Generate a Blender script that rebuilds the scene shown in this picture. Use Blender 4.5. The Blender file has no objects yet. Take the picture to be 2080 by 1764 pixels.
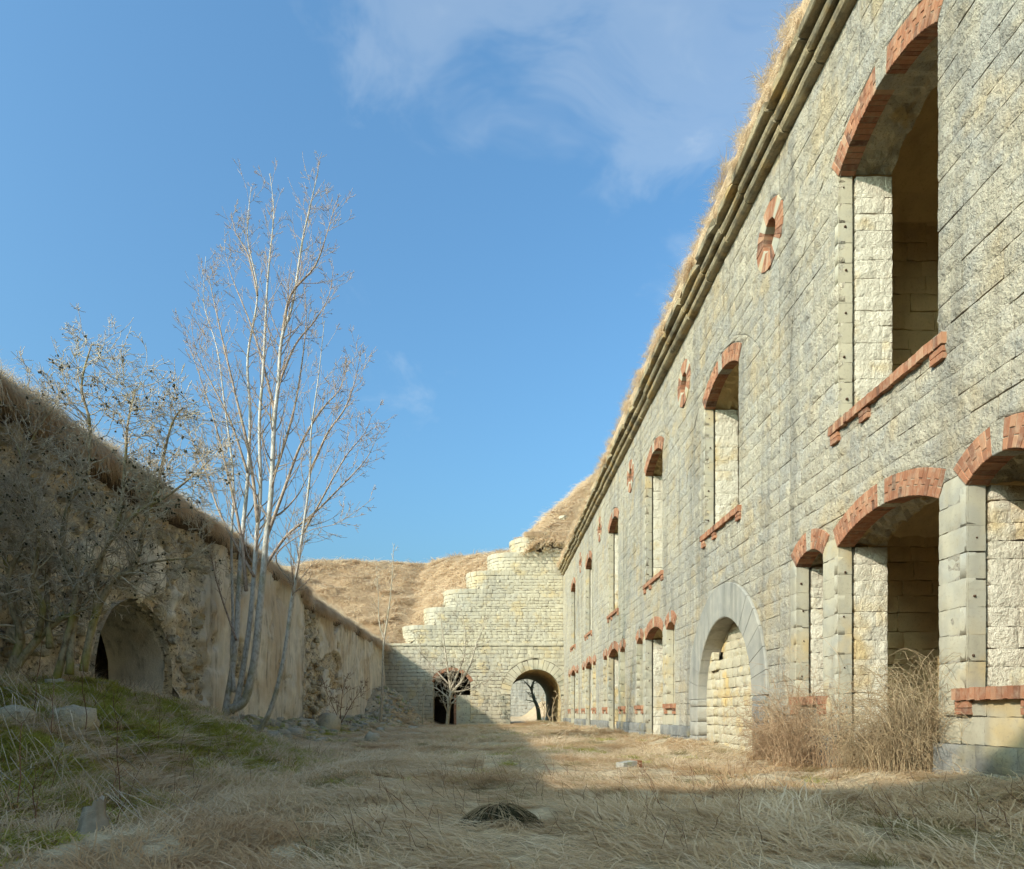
import bpy, math, random
import numpy as np
from mathutils import Vector, Matrix

S = bpy.context.scene
COL = S.collection
random.seed(7)
NPR = np.random.RandomState(11)

# ------------------------------------------------------------------ camera, sky, sun, exposure
EYE = 0.88
FP, VX, VY = 1387.0, 1002.0, 1448.0          # focal length and vanishing point of the courtyard axis (2080 px wide view)
cam = bpy.data.cameras.new('camera')
cam.sensor_width = 36.0
cam.lens = 36.0 * FP / 2080.0
cam.shift_x = (1040.0 - VX) / 2080.0
cam.shift_y = (VY - 882.0) / 2080.0
cam.clip_start = 0.05
cam.clip_end = 3000.0
cam_o = bpy.data.objects.new('camera', cam)
cam_o.location = (0, 0, EYE)
cam_o.rotation_euler = (math.radians(90), 0, 0)
COL.objects.link(cam_o)
S.camera = cam_o

SUN_DIR = Vector((1.0, 0.85, -0.72)).normalized()      # direction the light travels
SUN_EL = math.asin(-SUN_DIR.z)
SUN_AZ = math.atan2(-SUN_DIR.x, -SUN_DIR.y)
W = bpy.data.worlds.new('World')
S.world = W
W.use_nodes = True
wn = W.node_tree
wn.nodes.clear()


def nd(nt, kind, ins=None, **props):
    n = nt.nodes.new(kind)
    for k, v in props.items():
        setattr(n, k, v)
    if ins:
        for k, v in ins.items():
            s = n.inputs[k]
            if isinstance(v, bpy.types.NodeSocket):
                nt.links.new(v, s)
            else:
                s.default_value = v
    return n


def ramp(nt, fac, stops, interp='LINEAR'):
    r = nd(nt, 'ShaderNodeValToRGB', {0: fac})
    r.color_ramp.interpolation = interp
    e = r.color_ramp.elements
    while len(e) < len(stops):
        e.new(0.5)
    for i, (p, c) in enumerate(stops):
        e[i].position = p
        e[i].color = (c, c, c, 1) if not isinstance(c, tuple) else (c + (1,) if len(c) == 3 else c)
    return r.outputs[0]


def mixc(nt, f, a, b, mode='MIX'):
    m = nt.nodes.new('ShaderNodeMix')
    m.data_type = 'RGBA'
    m.blend_type = mode
    for idx, v in ((0, f), (6, a), (7, b)):
        if isinstance(v, bpy.types.NodeSocket):
            nt.links.new(v, m.inputs[idx])
        elif idx == 0:
            m.inputs[0].default_value = v
        else:
            m.inputs[idx].default_value = tuple(v) + ((1,) if len(v) == 3 else ())
    return m.outputs[2]


def mth(nt, op, a, b=0.0, c=None, clamp=False):
    d = {0: a, 1: b}
    if c is not None:
        d[2] = c
    return nd(nt, 'ShaderNodeMath', d, operation=op, use_clamp=clamp).outputs[0]


sky = nd(wn, 'ShaderNodeTexSky', sky_type='NISHITA', sun_disc=False, sun_elevation=SUN_EL, sun_rotation=SUN_AZ,
         altitude=500.0, air_density=1.5, dust_density=10.0, ozone_density=5.0)
tc = nd(wn, 'ShaderNodeTexCoord')
sep = nd(wn, 'ShaderNodeSeparateXYZ', {0: tc.outputs['Generated']})
zz = mth(wn, 'ADD', mth(wn, 'MAXIMUM', sep.outputs[2], 0.0), 0.22)
CLX = mth(wn, 'ADD', mth(wn, 'DIVIDE', sep.outputs[0], zz), -0.779)
CLY = mth(wn, 'ADD', mth(wn, 'DIVIDE', sep.outputs[1], zz), 0.1391)
cxy = nd(wn, 'ShaderNodeCombineXYZ', {0: CLX, 1: CLY, 2: 56.6717})
warp = nd(wn, 'ShaderNodeTexNoise', {'Vector': cxy.outputs[0], 'Scale': 1.3, 'Detail': 3.0})
wv = nd(wn, 'ShaderNodeVectorMath', {0: cxy.outputs[0], 1: warp.outputs['Color']}, operation='ADD')
cn = nd(wn, 'ShaderNodeTexNoise', {'Vector': wv.outputs[0], 'Scale': 1.25, 'Detail': 7.0, 'Roughness': 0.60})
cfac = ramp(wn, cn.outputs['Fac'], [(0.545, 0.0), (0.63, 0.22), (0.76, 0.75)], 'EASE')
cfac = mth(wn, 'MULTIPLY', cfac, ramp(wn, sep.outputs[2], [(0.30, 0.0), (0.50, 1.0)], 'EASE'))
skyc = mixc(wn, 1.0, sky.outputs[0], (0.63, 0.91, 0.98), 'MULTIPLY')
csky = mixc(wn, cfac, skyc, (2.7, 3.0, 3.25))
bg = nd(wn, 'ShaderNodeBackground', {0: csky, 1: 0.124})
wo = nd(wn, 'ShaderNodeOutputWorld', {0: bg.outputs[0]})

sl = bpy.data.lights.new('sun', 'SUN')
sl.energy = 2.2
sl.angle = math.radians(0.5)
sl.color = (1.0, 0.915, 0.79)
sun = bpy.data.objects.new('sun', sl)
sun.rotation_euler = SUN_DIR.to_track_quat('-Z', 'Y').to_euler()
sun.location = (-30, -40, 30)
COL.objects.link(sun)

S.view_settings.view_transform = 'Standard'
S.view_settings.look = 'None'
S.view_settings.gamma = 1.0
S.view_settings.exposure = 1.25
S.render.engine = 'CYCLES'
S.cycles.max_bounces = 7
S.cycles.diffuse_bounces = 6

# ------------------------------------------------------------------ helpers
def PX(x, y, Y):
    """a point seen at (x, y) of the 2080 px wide view, at depth Y"""
    return Vector(((x - VX) / FP * Y, Y, (VY - y) / FP * Y + EYE))


def tag(o, label=None, cat=None, group=None, kind=None):
    if label:
        o['label'] = label
    if cat:
        o['category'] = cat
    if group:
        o['group'] = group
    if kind:
        o['kind'] = kind
    return o


def empty(name, loc, label, cat, group=None):
    o = bpy.data.objects.new(name, None)
    o.location = loc
    o.empty_display_size = 0.3
    COL.objects.link(o)
    return tag(o, label, cat, group)


def setparent(o, parent):
    if parent is not None:
        o.parent = parent
        if parent.type == 'EMPTY':
            o.matrix_parent_inverse = Matrix.Translation(-parent.location)


class MB:
    def __init__(self):
        self.v, self.f, self.t = [], [], []

    def add(self, v, f, tint=0.5):
        n = len(self.v)
        self.v.extend(v)
        self.f.extend([tuple(i + n for i in q) for q in f])
        if isinstance(tint, (list, np.ndarray)):
            self.t.extend(tint)
        else:
            self.t.extend([tint] * len(v))

    def box(self, x0, x1, y0, y1, z0, z1, tint=0.5):
        v = [(x0, y0, z0), (x1, y0, z0), (x1, y1, z0), (x0, y1, z0), (x0, y0, z1), (x1, y0, z1), (x1, y1, z1), (x0, y1, z1)]
        self.add(v, [(3, 2, 1, 0), (4, 5, 6, 7), (0, 1, 5, 4), (1, 2, 6, 5), (2, 3, 7, 6), (3, 0, 4, 7)], tint)

    def build(self, name, mat, parent=None, smooth=True):
        return mesh(name, self.v, self.f, mat, parent, self.t, smooth)


def mesh(name, v, f, mat, parent=None, tint=None, smooth=True, extra=None):
    me = bpy.data.meshes.new(name)
    me.from_pydata(v, [], f)
    if smooth:
        me.polygons.foreach_set('use_smooth', [True] * len(me.polygons))
    if tint is not None:
        a = me.attributes.new('tint', 'FLOAT', 'POINT')
        a.data.foreach_set('value', np.asarray(tint, dtype=np.float32))
    if extra:
        for k, arr in extra.items():
            a = me.attributes.new(k, 'FLOAT', 'POINT')
            a.data.foreach_set('value', np.asarray(arr, dtype=np.float32))
    me.materials.append(mat)
    me.update()
    o = bpy.data.objects.new(name, me)
    COL.objects.link(o)
    setparent(o, parent)
    return o


# lattice value noise, vectorised
def _h(ix, iy, iz, s):
    n = (ix * 374761393 + iy * 668265263 + iz * 2147483647 + s * 974634777) & 0xFFFFFFFF
    n = ((n ^ (n >> 13)) * 1274126177) & 0xFFFFFFFF
    n = (n ^ (n >> 16)) & 0xFFFFFFFF
    return n.astype(np.float64) / 4294967295.0


def vn(x, y, z=0.0, s=0):
    x, y, z = np.broadcast_arrays(np.asarray(x, float), np.asarray(y, float), np.asarray(z, float))
    fx, fy, fz = np.floor(x), np.floor(y), np.floor(z)
    ix, iy, iz = fx.astype(np.int64), fy.astype(np.int64), fz.astype(np.int64)
    a, b, c = x - fx, y - fy, z - fz
    a, b, c = a * a * (3 - 2 * a), b * b * (3 - 2 * b), c * c * (3 - 2 * c)
    r = 0
    for dx in (0, 1):
        for dy in (0, 1):
            for dz in (0, 1):
                w = (a if dx else 1 - a) * (b if dy else 1 - b) * (c if dz else 1 - c)
                r = r + w * _h(ix + dx, iy + dy, iz + dz, s)
    return r


def fbm(x, y, z=0.0, s=0, o=4, g=0.5):
    r, a, t, k = 0, 1.0, 0.0, 1.0
    for i in range(o):
        r = r + a * vn(np.asarray(x) * k, np.asarray(y) * k, np.asarray(z) * k, s + i * 17)
        t += a
        a *= g
        k *= 2.03
    return r / t


def sstep(a, b, x):
    t = np.clip((np.asarray(x, float) - a) / (b - a), 0, 1)
    return t * t * (3 - 2 * t)


def tube(mb, pts, rad, n=5, tint=0.5, cap=True):
    m = len(pts)
    vs, fs = [], []
    ref = Vector((0.31, 0.87, 0.39))
    prev = None
    for i, p in enumerate(pts):
        t = (pts[min(i + 1, m - 1)] - pts[max(i - 1, 0)])
        if t.length < 1e-9:
            t = Vector((0, 0, 1))
        t.normalize()
        a = (prev if prev is not None else ref)
        a = a - t * a.dot(t)
        if a.length < 1e-4:
            a = Vector((1, 0, 0)) - t * t.x
        a.normalize()
        prev = a
        b = t.cross(a)
        r = rad[i]
        for k in range(n):
            ang = 2 * math.pi * k / n
            q = p + (a * math.cos(ang) + b * math.sin(ang)) * r
            vs.append((q.x, q.y, q.z))
    for i in range(m - 1):
        for k in range(n):
            k2 = (k + 1) % n
            fs.append((i * n + k, i * n + k2, (i + 1) * n + k2, (i + 1) * n + k))
    if cap:
        fs.append(tuple(range(n - 1, -1, -1)))
        fs.append(tuple((m - 1) * n + k for k in range(n)))
    mb.add(vs, fs, tint)


def rock(c, r, sc=(1, 1, 1), seed=0, rough=0.28, sub=2, ball=0.62):
    """an angular stone: subdivided box pushed to a rough ball"""
    rg = random.Random(seed)
    n = sub + 1
    pts, idx, faces = [], {}, []

    def vid(p):
        k = tuple(round(q, 4) for q in p)
        if k not in idx:
            idx[k] = len(pts)
            pts.append(p)
        return idx[k]
    for ax in range(3):
        for sg in (-1, 1):
            for i in range(n):
                for j in range(n):
                    q = []
                    for (a, b) in ((i, j), (i + 1, j), (i + 1, j + 1), (i, j + 1)):
                        p = [0, 0, 0]
                        p[ax] = sg
                        p[(ax + 1) % 3] = -1 + 2 * a / n
                        p[(ax + 2) % 3] = -1 + 2 * b / n
                        q.append(vid(tuple(p)))
                    faces.append(tuple(q if sg > 0 else q[::-1]))
    out = []
    rz = rg.uniform(0, 6.28)
    cz, sz = math.cos(rz), math.sin(rz)
    for p in pts:
        v = Vector(p)
        l = v.length
        v = v.lerp(v / l, ball)
        v *= 1 + rg.uniform(-rough, rough) * 0.6
        x, y, z = v.x * r * sc[0], v.y * r * sc[1], v.z * r * sc[2]
        out.append((c[0] + x * cz - y * sz, c[1] + x * sz + y * cz, c[2] + z))
    return out, faces
# ------------------------------------------------------------------ materials
def new_mat(name):
    m = bpy.data.materials.new(name)
    m.use_nodes = True
    nt = m.node_tree
    bs = nt.nodes['Principled BSDF']
    bs.inputs['Roughness'].default_value = 0.92
    bs.inputs['Specular IOR Level'].default_value = 0.15
    return m, nt, bs


def pos(nt, sc=(1, 1, 1)):
    g = nd(nt, 'ShaderNodeNewGeometry')
    if sc == (1, 1, 1):
        return g.outputs['Position']
    return nd(nt, 'ShaderNodeVectorMath', {0: g.outputs['Position'], 1: sc}, operation='MULTIPLY').outputs[0]


def noise(nt, v, scale, detail=4.0, rough=0.55):
    return nd(nt, 'ShaderNodeTexNoise', {'Vector': v, 'Scale': scale, 'Detail': detail, 'Roughness': rough}).outputs['Fac']


def attr(nt, name):
    return nd(nt, 'ShaderNodeAttribute', attribute_name=name).outputs['Fac']


def stone_mat(name, cream, grey, dark, bump=0.6, bdist=0.03, s=1.0, streak=0.35, tintw=0.5, patch=(0.42, 0.60), yellow=None, pit_shade=0.5):
    m, nt, bs = new_mat(name)
    p = pos(nt)
    nA = noise(nt, p, 0.55 * s, 3)
    nB = noise(nt, p, 3.0 * s, 4, 0.65)
    nC = noise(nt, p, 24.0 * s, 3, 0.7)
    ti = attr(nt, 'tint')
    f = mth(nt, 'ADD', mth(nt, 'MULTIPLY', nA, 0.5), mth(nt, 'MULTIPLY', nB, 0.5))
    f = mth(nt, 'ADD', f, mth(nt, 'MULTIPLY', mth(nt, 'SUBTRACT', ti, 0.5), tintw * 0.28))
    c = mixc(nt, ramp(nt, f, [(patch[0], 0.0), (patch[1], 1.0)]), cream, grey)
    if yellow:
        nY = noise(nt, p, 1.1 * s, 3, 0.6)
        c = mixc(nt, ramp(nt, mth(nt, 'ADD', nY, mth(nt, 'MULTIPLY', ti, 0.14)), [(0.60, 0.0), (0.74, 0.8)]), c, yellow)
    st = noise(nt, pos(nt, (2.3, 2.3, 0.16)), 1.0, 3, 0.6)
    c = mixc(nt, mth(nt, 'MULTIPLY', ramp(nt, st, [(0.50, 0.0), (0.70, 1.0)]), streak), c, dark)
    c = mixc(nt, mth(nt, 'MULTIPLY', ramp(nt, nC, [(0.30, 1.0), (0.46, 0.0)]), pit_shade), c, dark)  # specks darkened by noise, painting in the shade of pits
    hs = nd(nt, 'ShaderNodeHueSaturation', {'Color': c, 'Value': mth(nt, 'ADD', 0.86, mth(nt, 'MULTIPLY', ti, 0.28))})
    nt.links.new(hs.outputs[0], bs.inputs['Base Color'])
    h = noise(nt, p, 7.5 * s, 5, 0.72)
    b = nd(nt, 'ShaderNodeBump', {'Strength': bump, 'Distance': bdist, 'Height': h})
    nt.links.new(b.outputs[0], bs.inputs['Normal'])
    return m


M = {}
M['facade'] = stone_mat('facade_limestone', (0.455, 0.40, 0.295), (0.345, 0.322, 0.268), (0.105, 0.095, 0.075), 1.0, 0.085, 1.0, 0.42, patch=(0.43, 0.57), yellow=(0.44, 0.35, 0.215), pit_shade=0.62)
M['smooth'] = stone_mat('dressed_limestone', (0.44, 0.395, 0.285), (0.345, 0.33, 0.27), (0.16, 0.15, 0.13), 0.35, 0.02, 1.0, 0.35, patch=(0.44, 0.62), yellow=(0.48, 0.36, 0.18), pit_shade=0.3)
M['mortar'] = stone_mat('facade_mortar', (0.37, 0.325, 0.24), (0.275, 0.26, 0.215), (0.09, 0.08, 0.06), 0.8, 0.03, 1.4, 0.3, pit_shade=0.8)
M['grey'] = stone_mat('weathered_grey_stone', (0.263, 0.256, 0.225), (0.169, 0.175, 0.169), (0.06, 0.062, 0.06), 0.6, 0.03, 1.0, 0.4, yellow=(0.27, 0.23, 0.13))
M['cement'] = stone_mat('cement_arch_render', (0.36, 0.335, 0.275), (0.275, 0.265, 0.23), (0.12, 0.12, 0.105), 0.3, 0.015, 1.0, 0.6, pit_shade=0.25)
M['white'] = stone_mat('whitewashed_stone', (0.62, 0.57, 0.455), (0.50, 0.445, 0.33), (0.26, 0.19, 0.10), 1.0, 0.06, 1.1, 0.12, patch=(0.50, 0.72), yellow=(0.50, 0.36, 0.16), pit_shade=0.2)
M['yellow'] = stone_mat('yellow_ashlar_infill', (0.50, 0.44, 0.31), (0.40, 0.365, 0.28), (0.22, 0.17, 0.09), 0.9, 0.045, 1.2, 0.1, patch=(0.46, 0.66), yellow=(0.52, 0.36, 0.14), pit_shade=0.25)
M['endwall'] = stone_mat('end_wall_limestone', (0.455, 0.405, 0.29), (0.365, 0.34, 0.275), (0.17, 0.15, 0.115), 0.7, 0.04, 0.8, 0.35, patch=(0.42, 0.64), yellow=(0.46, 0.365, 0.205), pit_shade=0.4)
M['endmortar'] = stone_mat('end_wall_joint', (0.16, 0.135, 0.09), (0.12, 0.105, 0.075), (0.05, 0.045, 0.035), 0.6, 0.03, 1.4, 0.3)
M['cornice'] = stone_mat('lichened_cornice', (0.40, 0.32, 0.19), (0.26, 0.225, 0.155), (0.06, 0.05, 0.035), 0.7, 0.04, 1.6, 0.75, patch=(0.42, 0.56), yellow=(0.42, 0.28, 0.11))
M['ochre'] = stone_mat('ochre_room_plaster', (0.60, 0.455, 0.235), (0.50, 0.385, 0.215), (0.22, 0.165, 0.09), 0.5, 0.03, 1.2, 0.3, pit_shade=0.4)
M['rubble'] = stone_mat('rubble_limestone', (0.55, 0.47, 0.315), (0.36, 0.335, 0.27), (0.085, 0.075, 0.055), 0.9, 0.05, 1.8, 0.2, patch=(0.40, 0.58), yellow=(0.38, 0.26, 0.10), pit_shade=0.7)
M['boulder'] = stone_mat('loose_limestone', (0.42, 0.38, 0.29), (0.30, 0.29, 0.25), (0.12, 0.11, 0.09), 0.6, 0.03, 2.4, 0.1, yellow=(0.22, 0.25, 0.07))


def brick_mat():
    m, nt, bs = new_mat('red_brick')
    p = pos(nt)
    ti = attr(nt, 'tint')
    c = ramp(nt, ti, [(0.0, (0.13, 0.065, 0.042)), (0.35, (0.275, 0.122, 0.068)), (0.7, (0.37, 0.17, 0.092)), (1.0, (0.42, 0.25, 0.15))])
    c = mixc(nt, mth(nt, 'MULTIPLY', ramp(nt, noise(nt, p, 9, 4, 0.7), [(0.46, 0.0), (0.70, 1.0)]), 0.5), c, (0.42, 0.32, 0.22))
    c = mixc(nt, mth(nt, 'MULTIPLY', ramp(nt, noise(nt, p, 3, 4), [(0.55, 0.0), (0.75, 1.0)]), 0.5), c, (0.16, 0.10, 0.075))
    nt.links.new(c, bs.inputs['Base Color'])
    b = nd(nt, 'ShaderNodeBump', {'Strength': 0.5, 'Distance': 0.012, 'Height': noise(nt, p, 34, 4, 0.7)})
    nt.links.new(b.outputs[0], bs.inputs['Normal'])
    return m


M['brick'] = brick_mat()


def flat_mat(name, c, rough=0.9, bump=0.3, scale=20, var=0.35):
    m, nt, bs = new_mat(name)
    p = pos(nt)
    ti = attr(nt, 'tint')
    n = noise(nt, p, scale, 5, 0.65)
    v = mth(nt, 'ADD', mth(nt, 'MULTIPLY', mth(nt, 'SUBTRACT', n, 0.5), var * 2), mth(nt, 'ADD', 0.75, mth(nt, 'MULTIPLY', ti, 0.5)))
    hs = nd(nt, 'ShaderNodeHueSaturation', {'Color': c + (1,), 'Value': v})
    nt.links.new(hs.outputs[0], bs.inputs['Base Color'])
    bs.inputs['Roughness'].default_value = rough
    b = nd(nt, 'ShaderNodeBump', {'Strength': bump, 'Distance': 0.01, 'Height': n})
    nt.links.new(b.outputs[0], bs.inputs['Normal'])
    return m


M['nailhole'] = flat_mat('nail_hole_dark', (0.07, 0.04, 0.025), 0.8)  # dark tone standing in for the shade inside nail holes
M['joint'] = flat_mat('brick_joint_mortar', (0.34, 0.28, 0.20))
M['twig'] = flat_mat('straw_twigs', (0.36, 0.27, 0.16), 0.9, 0.2, 6)
M['vine'] = flat_mat('dry_vine', (0.38, 0.26, 0.155), 0.9, 0.2, 6)
M['stalk'] = flat_mat('red_brown_stalk', (0.17, 0.085, 0.05), 0.85, 0.2, 6)
M['deadwood'] = flat_mat('bleached_stalk', (0.55, 0.48, 0.38), 0.9, 0.2, 6)
M['lichen'] = flat_mat('dark_lichen_tuft', (0.060, 0.055, 0.030), 0.95, 0.3, 30)
M['stump'] = flat_mat('stump_wood', (0.30, 0.27, 0.22), 0.95, 0.6, 18)
M['cutwood'] = flat_mat('cut_wood', (0.30, 0.14, 0.07), 0.9, 0.4, 24)


def bark_mat(name, light, dark, moss, mossamt):
    m, nt, bs = new_mat(name)
    p = pos(nt)
    n = noise(nt, pos(nt, (1, 1, 0.55)), 16, 6, 0.65)
    c = mixc(nt, ramp(nt, n, [(0.36, 1.0), (0.56, 0.0)]), light, dark)
    g = noise(nt, p, 2.0, 5)
    z = nd(nt, 'ShaderNodeSeparateXYZ', {0: p}).outputs[2]
    zf = nd(nt, 'ShaderNodeMapRange', {0: z, 1: 0.2, 2: 2.6, 3: 0.22, 4: 0.0}).outputs[0]
    c = mixc(nt, mth(nt, 'MULTIPLY', ramp(nt, mth(nt, 'ADD', g, zf), [(0.52, 0.0), (0.70, 1.0)]), mossamt), c, moss)
    nt.links.new(c, bs.inputs['Base Color'])
    b = nd(nt, 'ShaderNodeBump', {'Strength': 0.5, 'Distance': 0.01, 'Height': n})
    nt.links.new(b.outputs[0], bs.inputs['Normal'])
    return m


M['ash'] = bark_mat('pale_ash_bark', (0.50, 0.47, 0.42), (0.30, 0.28, 0.24), (0.20, 0.19, 0.06), 0.5)
M['ashtwig'] = bark_mat('ash_twig_bark', (0.38, 0.30, 0.235), (0.20, 0.14, 0.105), (0.25, 0.20, 0.08), 0.4)
M['elder'] = bark_mat('mossy_shrub_bark', (0.34, 0.28, 0.18), (0.15, 0.12, 0.075), (0.24, 0.22, 0.05), 0.9)
M['eldertwig'] = bark_mat('grey_shrub_twigs', (0.54, 0.47, 0.365), (0.30, 0.25, 0.185), (0.20, 0.19, 0.06), 0.5)
M['sapling'] = bark_mat('sapling_bark', (0.44, 0.38, 0.29), (0.28, 0.23, 0.16), (0.24, 0.20, 0.08), 0.4)


def plaster_mat():
    """retaining wall: stained cement render where 'mask' is 1, bare rubble where it is 0"""
    m, nt, bs = new_mat('stained_wall_render')
    p = pos(nt)
    st = noise(nt, pos(nt, (1.3, 1.3, 0.16)), 1.0, 4, 0.65)
    st2 = noise(nt, pos(nt, (5.5, 5.5, 0.30)), 1.0, 4, 0.65)
    big = noise(nt, p, 0.42, 3, 0.6)
    mid = noise(nt, p, 1.9, 4, 0.7)
    c = mixc(nt, ramp(nt, mth(nt, 'ADD', mth(nt, 'MULTIPLY', st, 0.6), mth(nt, 'MULTIPLY', mid, 0.4)), [(0.40, 0.0), (0.60, 1.0)]), (0.66, 0.59, 0.455), (0.47, 0.43, 0.345))
    c = mixc(nt, mth(nt, 'MULTIPLY', ramp(nt, big, [(0.48, 0.0), (0.62, 1.0)]), 0.7), c, (0.45, 0.335, 0.205))
    c = mixc(nt, mth(nt, 'MULTIPLY', ramp(nt, st2, [(0.50, 0.0), (0.66, 1.0)]), ramp(nt, mid, [(0.38, 0.15), (0.62, 0.85)])), c, (0.20, 0.175, 0.135))
    c = mixc(nt, mth(nt, 'MULTIPLY', ramp(nt, noise(nt, p, 12, 3, 0.7), [(0.58, 0.0), (0.72, 1.0)]), 0.45), c, (0.56, 0.52, 0.44))
    nr = noise(nt, p, 4.5, 4, 0.7)
    r = mixc(nt, ramp(nt, nr, [(0.38, 0.0), (0.60, 1.0)]), (0.60, 0.52, 0.37), (0.34, 0.305, 0.235))
    r = mixc(nt, mth(nt, 'MULTIPLY', ramp(nt, noise(nt, p, 1.4, 5), [(0.50, 0.0), (0.66, 1.0)]), 0.65), r, (0.50, 0.355, 0.175))
    r = mixc(nt, ramp(nt, noise(nt, p, 11, 4, 0.7), [(0.36, 1.0), (0.47, 0.0)]), r, (0.075, 0.065, 0.048))
    k = attr(nt, 'mask')
    kk = ramp(nt, mth(nt, 'ADD', k, mth(nt, 'MULTIPLY', mth(nt, 'SUBTRACT', nr, 0.5), 0.5)), [(0.42, 0.0), (0.55, 1.0)])
    nt.links.new(mixc(nt, kk, r, c), bs.inputs['Base Color'])
    h = mth(nt, 'ADD', mth(nt, 'MULTIPLY', nr, mth(nt, 'SUBTRACT', 1.15, kk)), mth(nt, 'MULTIPLY', st2, 0.15))
    h = mth(nt, 'ADD', h, mth(nt, 'MULTIPLY', noise(nt, p, 25, 4, 0.7), 0.35))
    b = nd(nt, 'ShaderNodeBump', {'Strength': 0.8, 'Distance': 0.05, 'Height': h})
    nt.links.new(b.outputs[0], bs.inputs['Normal'])
    return m


M['plaster'] = plaster_mat()


def soil_mat(name, a, b_, c_, moss=None):
    m, nt, bs = new_mat(name)
    p = pos(nt)
    n1 = noise(nt, p, 1.1, 6, 0.6)
    n2 = noise(nt, p, 8, 4, 0.7)
    c = mixc(nt, ramp(nt, n1, [(0.38, 0.0), (0.62, 1.0)]), a, b_)
    c = mixc(nt, ramp(nt, n2, [(0.35, 1.0), (0.52, 0.0)]), c, c_)
    if moss:
        k = mth(nt, 'MULTIPLY', attr(nt, 'mask'), ramp(nt, noise(nt, p, 1.6, 5, 0.6), [(0.38, 0.0), (0.50, 1.0)]))
        c = mixc(nt, k, c, moss)
    nt.links.new(c, bs.inputs['Base Color'])
    b = nd(nt, 'ShaderNodeBump', {'Strength': 0.9, 'Distance': 0.06, 'Height': mth(nt, 'ADD', n2, mth(nt, 'MULTIPLY', noise(nt, p, 40, 4), 0.3))})
    nt.links.new(b.outputs[0], bs.inputs['Normal'])
    return m


M['ground'] = soil_mat('matted_dry_turf', (0.52, 0.42, 0.275), (0.42, 0.335, 0.215), (0.26, 0.20, 0.125), (0.27, 0.265, 0.05))
M['hill'] = soil_mat('dry_hill_turf', (0.54, 0.40, 0.25), (0.47, 0.345, 0.21), (0.34, 0.245, 0.145))
M['earth'] = soil_mat('dark_earth_and_shade', (0.11, 0.085, 0.06), (0.15, 0.11, 0.07), (0.05, 0.04, 0.03))  # also lines deep hollows, where the colour stands in for shade


def grass_mat(name, stops, trans=0.48):
    m, nt, bs = new_mat(name)
    g = nd(nt, 'ShaderNodeNewGeometry')
    ri = g.outputs['Random Per Island']
    ob = nd(nt, 'ShaderNodeObjectInfo').outputs['Random']
    pn = noise(nt, g.outputs['Position'], 0.7, 4)
    f = mth(nt, 'ADD', mth(nt, 'MULTIPLY', ri, 0.45), mth(nt, 'ADD', mth(nt, 'MULTIPLY', ob, 0.2), mth(nt, 'MULTIPLY', pn, 0.42)))
    c = ramp(nt, f, stops)
    nt.links.new(c, bs.inputs['Base Color'])
    bs.inputs['Roughness'].default_value = 0.7
    bs.inputs['Specular IOR Level'].default_value = 0.25
    tr = nd(nt, 'ShaderNodeBsdfTranslucent', {0: c})
    mx = nd(nt, 'ShaderNodeMixShader', {0: trans, 1: bs.outputs[0], 2: tr.outputs[0]})
    nt.links.new(mx.outputs[0], nt.nodes['Material Output'].inputs[0])
    return m


M['straw'] = grass_mat('straw_blades', [(0.12, (0.30, 0.20, 0.105)), (0.33, (0.54, 0.395, 0.225)), (0.55, (0.70, 0.545, 0.35)), (0.8, (0.80, 0.68, 0.50))])
M['hillstraw'] = grass_mat('hill_straw_blades', [(0.12, (0.46, 0.33, 0.195)), (0.45, (0.66, 0.50, 0.32)), (0.85, (0.76, 0.61, 0.42))])
M['green'] = grass_mat('green_blades', [(0.15, (0.19, 0.185, 0.025)), (0.5, (0.39, 0.385, 0.06)), (0.85, (0.54, 0.50, 0.14))])
M['russet'] = grass_mat('russet_blades', [(0.12, (0.30, 0.19, 0.095)), (0.45, (0.53, 0.36, 0.195)), (0.85, (0.68, 0.50, 0.31))])
M['olive'] = grass_mat('olive_blades', [(0.15, (0.16, 0.13, 0.05)), (0.5, (0.25, 0.21, 0.08)), (0.85, (0.36, 0.29, 0.14))])
# ------------------------------------------------------------------ masonry generator
_nx, _ny = np.meshgrid(np.arange(640) * 0.14, np.arange(640) * 0.14)
NT = fbm(_nx, _ny, 0, 301, 4, 0.6)
NT = (NT - NT.mean()) / NT.std()


def nt_(u, v):
    return NT[int(v / 0.02) % 640, int(u / 0.02) % 640]


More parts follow.
